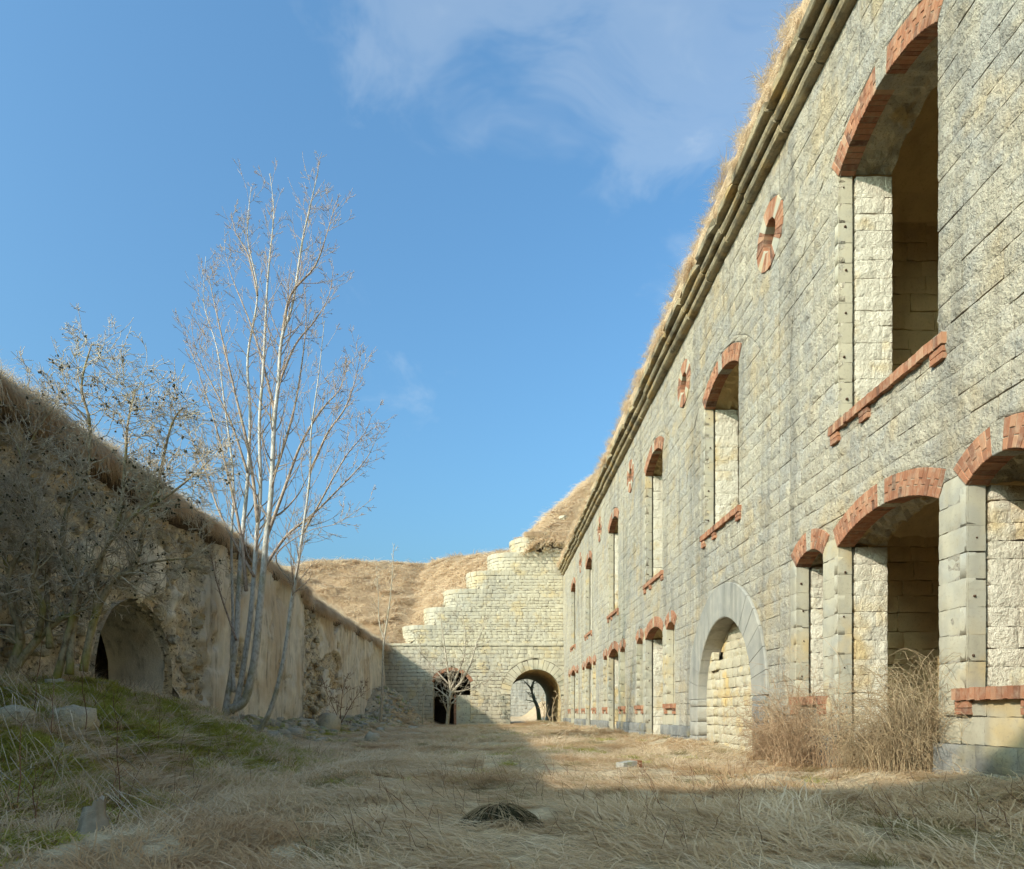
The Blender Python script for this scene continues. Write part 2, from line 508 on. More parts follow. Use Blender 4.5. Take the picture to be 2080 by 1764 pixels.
def block(ul, ur, vb, vt, nx, ny, rough, rg, depth=0.10, bev=0.005, mp=None, jit=0.006, skew=0.0):
    """one stone: a rough front grid whose left/right edges may follow a curve, and sides going back into the wall"""
    w0 = rg.uniform(-0.4, 1.0) * skew
    tx, ty = rg.uniform(-1, 1) * skew * 0.5, rg.uniform(-1, 1) * skew * 0.5
    vs, ids = [], {}
    for j in range(ny + 1):
        v = vb + (vt - vb) * j / ny
        a, b = ul(v), ur(v)
        if b - a < 0.004:
            m_ = (a + b) / 2
            a, b = m_ - 0.002, m_ + 0.002
        for i in range(nx + 1):
            s = i / nx
            edge = (i in (0, nx)) + (j in (0, ny))
            u = a + (b - a) * s
            vv = v
            if edge:
                u += rg.uniform(-jit, jit)
                vv += rg.uniform(-jit, jit)
                w = w0 - bev * (0.6 + 0.8 * rg.random()) * (1.5 if edge == 2 else 1)
            else:
                u += rg.uniform(-1, 1) * (b - a) / nx * 0.22
                vv += rg.uniform(-1, 1) * (vt - vb) / ny * 0.22
                w = w0 + rough * (0.5 + 0.75 * nt_(u + w0 * 900, vv) + 0.35 * rg.uniform(-1, 1))
            w += tx * (s - 0.5) + ty * (j / ny - 0.5)
            ids[(i, j)] = len(vs)
            vs.append((u, vv, w))
    fs = [(ids[(i, j)], ids[(i + 1, j)], ids[(i + 1, j + 1)], ids[(i, j + 1)]) for j in range(ny) for i in range(nx)]
    loop = [(i, 0) for i in range(nx)] + [(nx, j) for j in range(ny)] + [(i, ny) for i in range(nx, 0, -1)] + [(0, j) for j in range(ny, 0, -1)]
    base = len(vs)
    for k in loop:
        u, v, w = vs[ids[k]]
        vs.append((u, v, w))
        vs.append((u, v, -depth))
    n = len(loop)
    for k in range(n):
        k2 = (k + 1) % n
        fs.append((base + 2 * k, base + 2 * k + 1, base + 2 * k2 + 1, base + 2 * k2))
    return [mp(*q) for q in vs], fs


class Opening:
    """rectangular opening with a segmental or round head; t is the thickness of the ring that replaces wall stones"""
    def __init__(s, c, hw, z0, spring, rise, t, side=0.0):
        s.c, s.hw, s.z0, s.sp, s.rise, s.t, s.side = c, hw, z0, spring, rise, t, side
        s.R = (hw * hw + rise * rise) / (2 * rise)
        s.zc = spring + rise - s.R
        s.Ro = s.R + t
        s.sa = hw / s.R
        s.ca = math.sqrt(max(0, 1 - s.sa ** 2))
        s.top = s.zc + s.Ro
        s.vo = s.zc + s.Ro * s.ca

    def inner(s, v):
        if v < s.z0 or v > s.zc + s.R:
            return 0.0
        if v <= s.sp:
            return s.hw
        return math.sqrt(max(0, s.R ** 2 - (v - s.zc) ** 2))

    def half(s, v):
        if v > s.top:
            return 0.0
        if v <= s.sp:
            return s.hw + s.side
        if v < s.vo:
            return max(s.hw + s.side, s.hw + (v - s.sp) * s.sa / max(s.ca, 1e-3))
        return math.sqrt(max(0, s.Ro ** 2 - (v - s.zc) ** 2))


class Round:
    def __init__(s, c, z, r):
        s.c, s.z, s.r, s.z0, s.top = c, z, r, z - r, z + r

    def half(s, v):
        return math.sqrt(max(0, s.r ** 2 - (v - s.z) ** 2))
    inner = half


def const(k):
    return lambda v: k


def courses(v0, v1, h, rg, var=0.08):
    out, v = [v0], v0
    while v < v1 - h * 0.6:
        v += h * rg.uniform(1 - var, 1 + var)
        out.append(v)
    out[-1] = v1
    return out


def masonry(u0, u1, vs, ops, rg, wmin, wmax, mp, rough, gap=0.006, cracks=(), nx=4, ny=3, skew=0.006, tf=None, end=None, jit=0.004, bev=0.005, roughf=None, biggap=0.15, fine=None):
    """stones of a coursed wall between u0 and u1; returns [(centre u, centre v, verts, faces, tint)]"""
    out = []
    for ci in range(len(vs) - 1):
        vb, vt = vs[ci], vs[ci + 1]
        vm = (vb + vt) / 2
        act = [o for o in ops if o.z0 < vm and o.top > vb + 0.02]
        act.sort(key=lambda o: o.c)
        e0, e1 = (u0, u1) if end is None else end(vm)
        segs, L = [], const(e0)
        for o in act:
            segs.append((L, (lambda v, o=o: o.c - o.half(v) - gap)))
            L = (lambda v, o=o: o.c + o.half(v) + gap)
        segs.append((L, const(e1)))
        cuts = []
        for k in cracks:
            cuts += k(vb, vt)
        for A, B in segs:
            inside = sorted([q for q in cuts if A(vm) + 0.12 < q(vm) < B(vm) - 0.12], key=lambda q: q(vm))
            sub, a = [], A
            for q in inside:
                sub.append((a, (lambda v, q=q: q(v) - 0.013)))
                a = (lambda v, q=q: q(v) + 0.013)
            sub.append((a, B))
            for a, b in sub:
                amax, bmin = max(a(vb), a(vt)), min(b(vb), b(vt))
                amin, bmax = min(a(vb), a(vt)), max(b(vb), b(vt))
                if bmax - amin < 0.03 or b(vm) - a(vm) < 0.02:
                    continue
                js, u = [], amax
                while True:
                    u += rg.uniform(wmin, wmax)
                    if u > bmin - wmin * 0.5:
                        break
                    js.append(u)
                bl = a
                for q in js + [None]:
                    br = b if q is None else const(q - gap * 0.45)
                    g2 = gap * 0.6 + (rg.uniform(0.003, 0.014) if rg.random() < biggap else 0)
                    rgh = rough if roughf is None else rough * roughf(vm)
                    fx, fy = (nx, ny) if fine is None or bl(vm) > fine else (nx * 2, ny * 2)
                    v_, f_ = block(bl, br, vb + g2, vt - gap * 0.6, fx, fy, rgh, rg, mp=mp, skew=skew, jit=jit, bev=bev)
                    um = (bl(vm) + br(vm)) / 2
                    t_ = rg.gauss(0.5, 0.17) if tf is None else tf(um, vm, rg)
                    out.append((um, vm, v_, f_, min(1, max(0, t_))))
                    if q is not None:
                        bl = const(q + gap * 0.45)
    return out


def place_blocks(blocks, root, mat, npart, key, name='stone', rest='masonry', matf=None):
    blocks = sorted(blocks, key=key)
    for (u, v, vv, ff, t) in blocks[:npart]:
        mesh(name, vv, ff, matf(u, v) if matf else mat, root, [t] * len(vv))
    groups = {}
    for (u, v, vv, ff, t) in blocks[npart:]:
        m_ = matf(u, v) if matf else mat
        groups.setdefault(m_.name, (m_, MB()))[1].add(vv, ff, t)
    for k, (m_, mb) in groups.items():
        tag(mb.build(rest, m_, root), kind='stuff')


def core(name, u0, u1, v0, v1, ops, mp, mat, root, dv=0.06, w=-0.022):
    """flat joint plane just behind the stone faces, cut by the openings"""
    mb = MB()
    n = int((v1 - v0) / dv)
    for k in range(n):
        a, b = v0 + (v1 - v0) * k / n, v0 + (v1 - v0) * (k + 1) / n
        m_ = (a + b) / 2
        act = sorted([o for o in ops if o.inner(m_) > 0.01], key=lambda o: o.c)
        L0 = L1 = u0
        for o in act:
            ia, ib = (o.inner(a) or o.inner(m_)), (o.inner(b) or o.inner(m_))
            mb.add([mp(L0, a, w), mp(o.c - ia, a, w), mp(o.c - ib, b, w), mp(L1, b, w)], [(0, 1, 2, 3)])
            L0, L1 = o.c + ia, o.c + ib
        mb.add([mp(L0, a, w), mp(u1, a, w), mp(u1, b, w), mp(L1, b, w)], [(0, 1, 2, 3)])
    return mb.build(name, mat, root, smooth=False)


def polar_brick(c, zc, r0, r1, a0, a1, w0, w1, mp, rg, bev=0.004):
    """a brick of an arch ring: angles from the vertical, radii, and depth along the wall normal"""
    j = lambda: rg.uniform(-bev, bev)
    dr = min(0.006, (r1 - r0) * 0.2)
    da = 0.004 / ((r0 + r1) / 2)
    vs = []
    wf = w1 + rg.uniform(-0.006, 0.005)
    ring = [(r0, a0), (r0, a1), (r1, a1), (r1, a0)]
    ins = [(r0 + dr, a0 + da), (r0 + dr, a1 - da), (r1 - dr, a1 - da), (r1 - dr, a0 + da)]
    for r, a in ring:
        vs.append(mp(c + (r + j()) * math.sin(a), zc + (r + j()) * math.cos(a), w0))
    for r, a in ring:
        vs.append(mp(c + (r + j() * .5) * math.sin(a), zc + (r + j() * .5) * math.cos(a), wf - 0.006))
    for r, a in ins:
        vs.append(mp(c + r * math.sin(a), zc + r * math.cos(a), wf))
    fs = [(0, 1, 5, 4), (1, 2, 6, 5), (2, 3, 7, 6), (3, 0, 4, 7), (4, 5, 9, 8), (5, 6, 10, 9), (6, 7, 11, 10), (7, 4, 8, 11), (8, 9, 10, 11), (3, 2, 1, 0)]
    return vs, fs


def box_brick(x0, x1, y0, y1, z0, z1, rg, e=0.005):
    j = lambda: rg.uniform(-e, e) * 0.7
    vs = [(x + j(), y + j(), z + j()) for z in (z0, z1) for (x, y) in ((x0, y0), (x1, y0), (x1, y1), (x0, y1))]
    return vs, [(3, 2, 1, 0), (4, 5, 6, 7), (0, 1, 5, 4), (1, 2, 6, 5), (2, 3, 7, 6), (3, 0, 4, 7)]


# ------------------------------------------------------------------ ground heights
LX, FY, RX = -7.41, 48.5, 5.0        # left wall, end wall, facade planes


def gz(x, y):
    x, y = np.asarray(x, float), np.asarray(y, float)
    z = (fbm(x * 0.55, y * 0.55, 0, 3, 3) - 0.5) * 0.22 + (fbm(x * 2.2, y * 2.2, 0, 9, 2) - 0.5) * 0.10
    # overgrown spoil mound against the left wall
    d = x - LX
    e = sstep(4.5, 1.2, d) * sstep(15.8, 10.8, y) * sstep(3.2, 7.0, y)
    z = z + e * (1.32 + 0.6 * (fbm(x * 0.9, y * 0.9, 0, 5, 3) - 0.5))
    # rubble along the wall foot
    f = sstep(2.6, 0.2, d) * sstep(11.5, 15.0, y) * sstep(47.5, 44.0, y)
    z = z + f * (0.42 + 0.75 * (fbm(x * 0.8, y * 0.8, 0, 21, 3) - 0.35))
    g = sstep(4.2, 0.0, d) * sstep(38.0, 46.5, y)
    z = z + g * 2.3 * sstep(4.4, 0.6, d)
    # swell in front of the tunnel and against the facade
    z = z + 0.35 * np.exp(-((x - 3.4) / 1.3) ** 2 - ((y - 45.5) / 2.2) ** 2)
    z = z + 0.16 * np.exp(-((x - 2.9) / 0.9) ** 2 - ((y - 27.0) / 2.0) ** 2)
    z = z + 0.14 * sstep(3.9, 5.0, x) * (0.5 + fbm(x, y * 0.7, 0, 33, 2))
    z = z + 0.10 * sstep(0.6, 4.0, x) * sstep(7.5, 5.0, y)
    return z


def grid_mesh(name, xs, ys, zf, mat, mask=None):
    X, Y = np.meshgrid(xs, ys)
    Z = zf(X, Y)
    n, m = X.shape
    v = np.stack([X.ravel(), Y.ravel(), Z.ravel()], 1)
    i = np.arange(n * m).reshape(n, m)
    f = np.stack([i[:-1, :-1].ravel(), i[:-1, 1:].ravel(), i[1:, 1:].ravel(), i[1:, :-1].ravel()], 1)
    ex = {'mask': mask(X, Y).ravel()} if mask else None
    return mesh(name, v.tolist(), f.tolist(), mat, None, np.full(n * m, 0.5), True, ex)


def mossmask(x, y):
    d = x - LX
    return np.clip(1.2 * sstep(4.9, 3.0, d) * sstep(14.8, 12.0, y) + 0.5 * sstep(2.4, 1.2, d) * sstep(40, 34, y), 0, 1)


ys_g = np.concatenate([np.arange(-90, -9, 9.0), np.arange(-9, 2, 0.5), np.arange(2, 14, 0.10), np.arange(14, 49.5, 0.22), np.arange(49.5, 70, 1.0)])
xs_g = np.concatenate([np.arange(-90, -14, 12.0), np.arange(-14, -8, 1.0), np.arange(-8, 5.6, 0.11), np.arange(5.6, 14, 1.2), np.arange(14, 90, 12.0)])
g_ = grid_mesh('ground', xs_g, ys_g, gz, M['ground'], mossmask)
tag(g_, 'courtyard floor of matted dry grass and mossy earth', 'ground', kind='structure')


# outer land: plateau behind the left wall, embankment behind the end wall
def hz(x, y):
    x, y = np.asarray(x, float), np.asarray(y, float)
    base = 5.85 + 0.20 * (fbm(x * 0.4, y * 0.4, 0, 41, 3) - 0.5)
    rise = -0.80 * sstep(-8.0, -6.0, x) + 0.60 * np.maximum(y - 49.2, 0) + 0.83 * 0.7 * np.logaddexp(0, (x + 6.9) / 0.7)
    ridge = 12.05 + 0.02 * (x + 5) + 0.205 * np.maximum(y - 49, 0) + 0.95 * np.maximum(x - 1.6, 0)
    z = np.minimum(base + rise, np.where(x > 0.9, 13.45 + 0.95 * (y - 49.0), 99.0))
    k = 0.45
    z = -np.log(np.exp(-z / k) + np.exp(-ridge / k)) * k
    z = z + 0.9 * (fbm(x * 0.42, y * 0.42, 0, 51, 4) - 0.5) * sstep(49.8, 52.5, y) + 0.40 * (fbm(x * 1.5, y * 1.5, 0, 57, 3) - 0.5) * sstep(49.4, 51, y)
    return z


hs_ = grid_mesh('hillside', np.concatenate([np.arange(-60, -24, 3.0), np.arange(-24, 16.1, 0.5)]), np.concatenate([np.arange(49.0, 70, 0.45), np.arange(70, 130, 6.0)]), hz, M['hill'])
tag(hs_, 'sunlit embankment of dry grass rising behind the end wall', 'hillside', kind='structure')
pl_ = grid_mesh('terrain', np.concatenate([np.arange(-900, -60, 120.0), np.arange(-60, -8.0, 2.0), [-8.2]]), np.arange(-12, 49.6, 1.2), lambda x, y: hz(np.minimum(x, -9), np.minimum(y, 49)), M['hill'])
tag(pl_, 'grassy plateau on top of the left retaining wall', 'terrain', kind='structure')
# ------------------------------------------------------------------ right-hand barracks facade
rgF = random.Random(101)
FAC = empty('barracks', (RX, 26, 0), 'long two storey stone barracks with brick arches along the right side of the courtyard', 'building')
mpF = lambda u, v, w: (RX - w, u, v)
BAYS = [8.79, 15.03, 21.30, 28.45, 35.80, 42.70]
NICHE = Opening(14.86, 1.73, -0.5, 1.22, 1.729, 0.74, side=0.72)
UP, LOW = [], []
for i, c in enumerate(BAYS):
    sp = 8.05 if i == 1 else 8.66
    UP.append(Opening(c, 1.105, 5.08, sp, 0.35, 0.33))
for i, c in enumerate(BAYS):
    if i == 1:
        continue
    LOW.append(Opening(c, 1.12, -0.5, 3.29, 0.27, 0.31))
    LOW.append(Opening(c + 2.025, 0.45, 1.14, 3.29, 0.17, 0.31))
    LOW.append(Opening(c - 2.025, 0.45, 1.14, 3.29, 0.17, 0.31))
OCU = [Round(c, 9.52, 0.58) for c in (12.35, 17.9, 24.9, 32.1, 39.2)]
OPS = UP + LOW + [NICHE] + OCU
TOPW = 10.68
FU0, FU1 = 4.2, FY + 0.42


def big_arc(c, top):
    r = 2.72
    zc = top - r

    def f(vb, vt):
        if vt < zc or vb > top:
            if vt < zc and vb > 5.4:
                return [const(c - r), const(c + r)]
            return []
        g = lambda v: math.sqrt(max(0.0, r * r - max(0, v - zc) ** 2))
        return [(lambda v: c - g(v)), (lambda v: c + g(v))]
    return f


CR = [big_arc(o.c, o.top + 0.10) for o in UP]
CR.append(lambda vb, vt: [const(c + 2.72) for c in BAYS if vt < 5.6] + [const(11.95)])
vsF = courses(0.55, TOPW, 0.288, rgF, 0.07)
fb = masonry(FU0, FU1, vsF, OPS, rgF, 0.34, 0.85, mpF, 0.0125, 0.004, CR, 4, 2, 0.007, roughf=lambda v: 0.55 if v < 3.3 else 1.0, biggap=0.30, jit=0.005, fine=17.0)
key = lambda b: b[0] + 0.02 * abs(b[1] - 5)
place_blocks(fb, FAC, M['facade'], 230, key, matf=lambda u, v: M['smooth'] if v < 3.42 and any(abs(u - c) < 2.62 for i, c in enumerate(BAYS) if i != 1) else M['facade'])
# plinth courses (doors cut them, niche cuts them)
vsP = [-0.45, -0.02, 0.27, 0.55]
mpP = lambda u, v, w: (RX - 0.075 - w, u, v)
pb = masonry(FU0, FU1, vsP, [o for o in OPS if o.z0 < 0.3], rgF, 0.5, 1.1, mpP, 0.016, 0.005, (), 6, 4, 0.010, bev=0.010)
place_blocks(pb, FAC, M['grey'], 30, key)
core('wall_core', -9, FU1, -0.5, TOPW, OPS, mpF, M['mortar'], FAC)
mb = MB()
mb.box(RX - 0.06, RX + 0.02, -9, BAYS[0] - 1.12, -0.5, 0.54)
mb.build('plinth_core', M['mortar'], FAC, False)

# niche doorway: cement archivolt, rusticated legs, ashlar infill
c, zc = NICHE.c, NICHE.zc
nv = 17
for k in range(nv):
    a0, a1 = -math.pi / 2 + math.pi * k / nv, -math.pi / 2 + math.pi * (k + 1) / nv
    vs, fs = [], []
    g = 0.0025
    for a in np.linspace(a0 + g, a1 - g, 4):
        for (r, w) in ((NICHE.R, -0.40), (NICHE.R, 0.030), (NICHE.R + 0.02, 0.045), (NICHE.Ro - 0.01, 0.045), (NICHE.Ro, 0.03), (NICHE.Ro, -0.05)):
            vs.append(mpF(c + r * math.sin(a), zc + r * math.cos(a), w + rgF.uniform(-.002, .002)))
    for s in range(3):
        for q in range(5):
            fs.append((s * 6 + q, (s + 1) * 6 + q, (s + 1) * 6 + q + 1, s * 6 + q + 1))
    fs += [tuple(range(6)), tuple(18 + q for q in range(6))]
    mesh('voussoir', vs, fs, M['cement'], FAC, [rgF.gauss(.5, .12)] * len(vs), False)
for sgn in (-1, 1):
    v = -0.45
    while v < 1.2:
        h = rgF.uniform(0.30, 0.42)
        t = min(v + h, 1.215)
        if 1.215 - t < 0.15:
            t = 1.215
        a, b = c + sgn * 1.735, c + sgn * (1.735 + rgF.uniform(0.62, 0.72))
        v_, f_ = block(const(min(a, b)), const(max(a, b)), v + .008, t - .005, 4, 3, 0.03, rgF, depth=0.40, bev=0.022, mp=lambda u, q, w: mpF(u, q, w + 0.05))
        mesh('quoin', v_, f_, M['cement'] if sgn > 0 else M['grey'], FAC, [rgF.gauss(.5, .15)] * len(v_))
        v = t
infill = Opening(c, 1.72, -0.45, 1.22, 1.719, 0.0)


class Inv:
    pass


ib = []
vsI = courses(-0.45, 2.90, 0.215, rgF, 0.12)
for ci in range(len(vsI) - 1):
    vb, vt = vsI[ci], vsI[ci + 1]
    hwv = lambda v: infill.inner(v) if v <= infill.sp else math.sqrt(max(0.0004, infill.R ** 2 - (v - infill.zc) ** 2))
    u = c - hwv((vb + vt) / 2)
    Bd = c + hwv((vb + vt) / 2)
    first = True
    while u < Bd - 0.03:
        wd = rgF.uniform(0.26, 0.56)
        nxt = u + wd
        if nxt > Bd - 0.2:
            nxt = Bd
        L = (lambda v: c - hwv(v)) if first else const(u + .006)
        R_ = (lambda v: c + hwv(v)) if nxt == Bd else const(nxt - .006)
        dp = 0.25 + (0.12 if vb > 1.95 else 0) + rgF.uniform(0, 0.02)
        if nxt > Bd - 0.05 and ci % 2 == 0 or nxt > Bd - 0.03:
            dp = 0.17 if vb < 2.3 else dp       # dressed jamb quoins of the former door
        v_, f_ = block(L, R_, vb + .006, vt - .004, 4, 3, 0.016, rgF, depth=0.14, bev=0.010, mp=lambda a, q, w, dp=dp: (RX + dp - w, a, q), jit=0.012)
        ib.append((u, vb, v_, f_, rgF.gauss(.5, .2)))
        u = nxt
        first = False
place_blocks(ib, FAC, M['yellow'], 120, lambda b: b[0], name='infill_stone')
mb = MB()
mb.box(RX + 0.46, RX + 0.6, c - 1.9, c + 1.9, -0.45, 3.1)
mb.build('infill_core', M['endmortar'], FAC, False)

# openings
NBRICK = [0]
far_bricks, far_reveal, far_white, far_nail_holes, far_sill = MB(), MB(), MB(), MB(), MB()


def put_brick(vs, fs, parent, near, rg):
    t = min(1, max(0, rg.gauss(0.5, 0.22)))
    if near and NBRICK[0] < 300:
        NBRICK[0] += 1
        mesh('brick', vs, fs, M['brick'], parent, [t] * len(vs), False)
    else:
        far_bricks.add(vs, fs, t)


def arch_ring(o, parent, near, rg, keyw=0.24, keys=(0.0,)):
    amax = math.asin(o.sa)
    n = max(6, int(round(2 * amax * (o.R + 0.16) / 0.078)))
    da = 2 * amax / n
    split = 0.62
    jm = MB()
    for k in range(n):
        a0 = -amax + da * k
        am = a0 + da / 2
        if any(abs(am - q) * (o.R + .16) < keyw / 2 for q in keys):
            continue
        g = 0.0045 / (o.R + .16)
        s = split if k % 2 else 1 - split
        rm = o.R + o.t * s
        for (r0, r1) in ((o.R, rm - 0.004), (rm + 0.004, o.Ro)):
            vs, fs = polar_brick(o.c, o.zc, r0, r1, a0 + g, a0 + da - g, -0.235, 0.012, mpF, rg)
            put_brick(vs, fs, parent, near, rg)
    # mortar bed between the bricks
    vs, fs = [], []
    m_ = 24
    for i in range(m_ + 1):
        a = -amax + 2 * amax * i / m_
        for (r, w) in ((o.R + .006, -0.23), (o.R + .006, 0.001), (o.Ro - .004, 0.001), (o.Ro - .004, -0.23)):
            vs.append(mpF(o.c + r * math.sin(a), o.zc + r * math.cos(a), w))
    for i in range(m_):
        for q in range(3):
            fs.append((i * 4 + q, (i + 1) * 4 + q, (i + 1) * 4 + q + 1, i * 4 + q + 1))
    jm.add(vs, fs, 0.5)
    jm.build('mortar_bed', M['joint'], parent, False)
    for q in keys:
        hwa = (keyw / 2 - .004) / (o.R + .16)
        vs, fs = polar_brick(o.c, o.zc, o.R - 0.004, o.Ro + 0.012, q - hwa, q + hwa, -0.235, 0.016, mpF, rg, 0.003)
        mesh('keystone', vs, fs, M['facade'], parent, [0.45] * len(vs), False)


def sill(o, parent, near, rg, ext, z1, mid=True):
    y0, y1 = o.c - o.hw - ext, o.c + o.hw + ext
    n = int(round((y1 - y0) / 0.074))
    for k in range(n):
        a = y0 + (y1 - y0) * k / n
        dz = rg.uniform(-0.005, 0.006)
        vs, fs = box_brick(RX - 0.075 + rg.uniform(-.006, .006), RX + 0.16, a + .004, a + (y1 - y0) / n - .004, z1 - 0.125 + dz, z1 + dz, rg)
        put_brick(vs, fs, parent, near, rg)
    spots = [y0 + 0.02, y1 - 0.24] + ([o.c + 0.25] if mid else [])
    for s in spots:
        for r_ in range(2):
            zt = z1 - 0.135 - r_ * 0.075
            for h in ((0, 0.215),) if r_ == 0 else ((0, 0.105), (0.112, 0.215)):
                vs, fs = box_brick(RX - 0.05, RX + 0.08, s + h[0], s + h[1], zt - 0.066, zt, rg)
                put_brick(vs, fs, parent, near, rg)


def window(o, near, upper, name, depth=0.78, filled=False, seed=0):
    rg = random.Random(seed)
    par = FAC
    z0 = o.z0 if o.z0 > 0 else -0.3
    # far reveal: dressed jamb strip, groove, whitewashed inner reveal
    yb = o.c + o.hw
    mpR = lambda u, v, w: (u, yb - w, v)
    mbj = MB()
    mbj.box(RX + 0.005, RX + depth, yb + 0.11, yb + 0.30, z0 - 0.05, o.sp + 0.02)
    mbj.box(RX + 0.035, RX + depth, o.c - o.hw - 0.30, o.c - o.hw - 0.002, z0 - 0.05, o.sp + 0.02)
    surround = mbj.build('window_jamb' if upper or o.z0 > 0 else 'door_jamb', M['mortar'], par, False)
    vs_ = courses(z0, o.sp, 0.288, rg, 0.04)
    strip = masonry(RX - 0.0, RX + 0.205, vs_, [], rg, 5, 6, mpR, 0.004, 0.004, (), 2, 2, 0.002, biggap=0.3, jit=0.003, bev=0.004)
    iw = courses(z0, o.sp, 0.23 if near else 0.3, rg, 0.25)
    inner = [] if filled else masonry(RX + 0.262, RX + depth, iw, [], rg, 0.2, 0.5, mpR, 0.008, 0.004, (), 6, 4, 0.004, jit=0.006, bev=0.002)
    for lst, mat, far in ((strip, M['smooth'], far_reveal), (inner, M['white'] if not filled else M['smooth'], far_white)):
        for (u, v, vv, ff, t) in lst:
            if near:
                mesh('jamb_stone', vv, ff, mat, surround, [t] * len(vv))
            else:
                far.add(vv, ff, t)
    # nail holes in the jamb strip, their shade drawn as dark beads
    zp = z0 + 0.35
    while zp < o.sp:
        v_, f_ = rock((RX + rg.uniform(.07, .13), yb - 0.004, zp), rg.uniform(.009, .018), (1, 1, 1), int(zp * 100), 0.2, 1)
        if near:
            mesh('iron_peg', v_, f_, M['nailhole'], surround, [.5] * len(v_))
        else:
            far_nail_holes.add(v_, f_, .5)
        zp += 0.576 * rg.uniform(.75, 1.3)
    arch_ring(o, surround, near, rg, 0.24 if upper else 0.17)
    # rough rear arch behind the brick ring
    vs, fs, tt = [], [], []
    am = math.asin(o.sa) * 1.0
    m_, q_ = 26, 7
    for i in range(m_ + 1):
        a = -am + 2 * am * i / m_
        for k in range(q_):
            r = o.R + 0.055 + rg.uniform(-0.03, 0.03) + (0.03 if (i // 3) % 2 else 0)
            vs.append((RX + 0.25 + (depth - 0.25) * k / (q_ - 1), o.c + r * math.sin(a), o.zc + r * math.cos(a)))
            tt.append(0.3 + 0.5 * (((i // 3) * 7 + k // 3) % 5) / 4)
    for i in range(m_):
        for k in range(q_ - 1):
            fs.append((i * q_ + k, i * q_ + k + 1, (i + 1) * q_ + k + 1, (i + 1) * q_ + k))
    mesh('rear_arch', vs, fs, M['rubble'] if near else M['ochre'], surround, tt, False)
    ms = MB()
    if o.z0 > 0:
        ms.box(RX + 0.03, RX + depth, o.c - o.hw - 0.05, o.c + o.hw + 0.05, o.z0 - 0.25, o.z0 - 0.05)
        ms.build('sill_bed', M['smooth'], surround, False)
    if filled:
        fbk = masonry(o.c - o.hw - 0.02, o.c + o.hw + 0.02, courses(z0, o.sp + o.rise + 0.02, 0.3, rg, 0.1), [], rg, 0.4, 0.9, lambda u, v, w: (RX + 0.215 - w, u, v), 0.006, 0.005)
        for (u, v, vv, ff, t) in fbk:
            far_reveal.add(vv, ff, t)
    return surround


for i, o in enumerate(UP):
    s_ = window(o, i == 0, True, 'u', 0.78, False, 500 + i)
    sill(o, s_, i == 0, random.Random(40 + i), 0.17, 5.08)
for i, o in enumerate(LOW):
    bay = i // 3
    small = o.z0 > 0
    s_ = window(o, bay == 0, False, 'l', 0.72, small and bay > 0, 600 + i)
    if small:
        sill(o, s_, bay == 0, random.Random(70 + i), 0.14, 1.14, False)

# round brick eyes
for i, o in enumerate(OCU):
    rg = random.Random(900 + i)
    ri = 0.27
    mbo = MB()
    n = 28
    vs, fs = [], []
    for k in range(n):
        a = 2 * math.pi * k / n
        for (r, w) in ((0.575, 0.002), (ri + .004, 0.002), (ri + .004, -0.5)):
            vs.append(mpF(o.c + r * math.sin(a), o.z + r * math.cos(a), w))
    for k in range(n):
        k2 = (k + 1) % n
        for q in range(2):
            fs.append((k * 3 + q, k2 * 3 + q, k2 * 3 + q + 1, k * 3 + q + 1))
    vs += [mpF(o.c + ri * 1.02 * math.sin(2 * math.pi * k / n), o.z + ri * 1.02 * math.cos(2 * math.pi * k / n), -0.49) for k in range(n)]
    fs.append(tuple(range(n * 3, n * 4)))
    mbo.add(vs, fs, 0.4)
    eye = mbo.build('round_window', M['joint'], FAC, False)
    nb = 28
    for k in range(nb):
        a0, a1 = 2 * math.pi * (k - .5) / nb, 2 * math.pi * (k + .5) / nb
        if k % 7 in (3,):
            v_, f_ = polar_brick(o.c, o.z, ri, 0.585, a0 - .10, a1 + .10, -0.22, 0.014, mpF, rg)
            mesh('keystone', v_, f_, M['smooth'], eye, [.5] * len(v_), False)
            continue
        if k % 7 in (2, 4):
            a0, a1 = (a0, a1 - .09) if k % 7 == 2 else (a0 + .09, a1)
        v_, f_ = polar_brick(o.c, o.z, ri, 0.575, a0 + .006, a1 - .006, -0.22, 0.018, mpF, rg)
        put_brick(v_, f_, eye, i == 0, rg)

for mb, nm, mt in ((far_bricks, 'brickwork', 'brick'), (far_reveal, 'jamb_masonry', 'smooth'), (far_white, 'reveal_masonry', 'white'), (far_nail_holes, 'nail_holes', 'nailhole')):
    tag(mb.build(nm, M[mt], FAC, nm != 'brickwork'), kind='stuff')

# rooms behind the openings
def room(x0, x1, y0, y1, z0, z1, vault, mat):
    vs, fs = [], []
    n = 12
    prof = [(y0, z0), (y0, z1 - vault)]
    for k in range(1, n):
        a = math.pi * k / n
        prof.append(((y0 + y1) / 2 - (y1 - y0) / 2 * math.cos(a), z1 - vault + vault * math.sin(a)))
    prof += [(y1, z1 - vault), (y1, z0)]
    m_ = len(prof)
    for x in (x0, x1):
        vs += [(x, y, z) for y, z in prof]
    for k in range(m_):
        fs.append((k, (k + 1) % m_, m_ + (k + 1) % m_, m_ + k))
    fs.append(tuple(range(m_, 2 * m_)))
    mesh('room_lining', vs, fs, mat, FAC, [0.5] * len(vs), False)


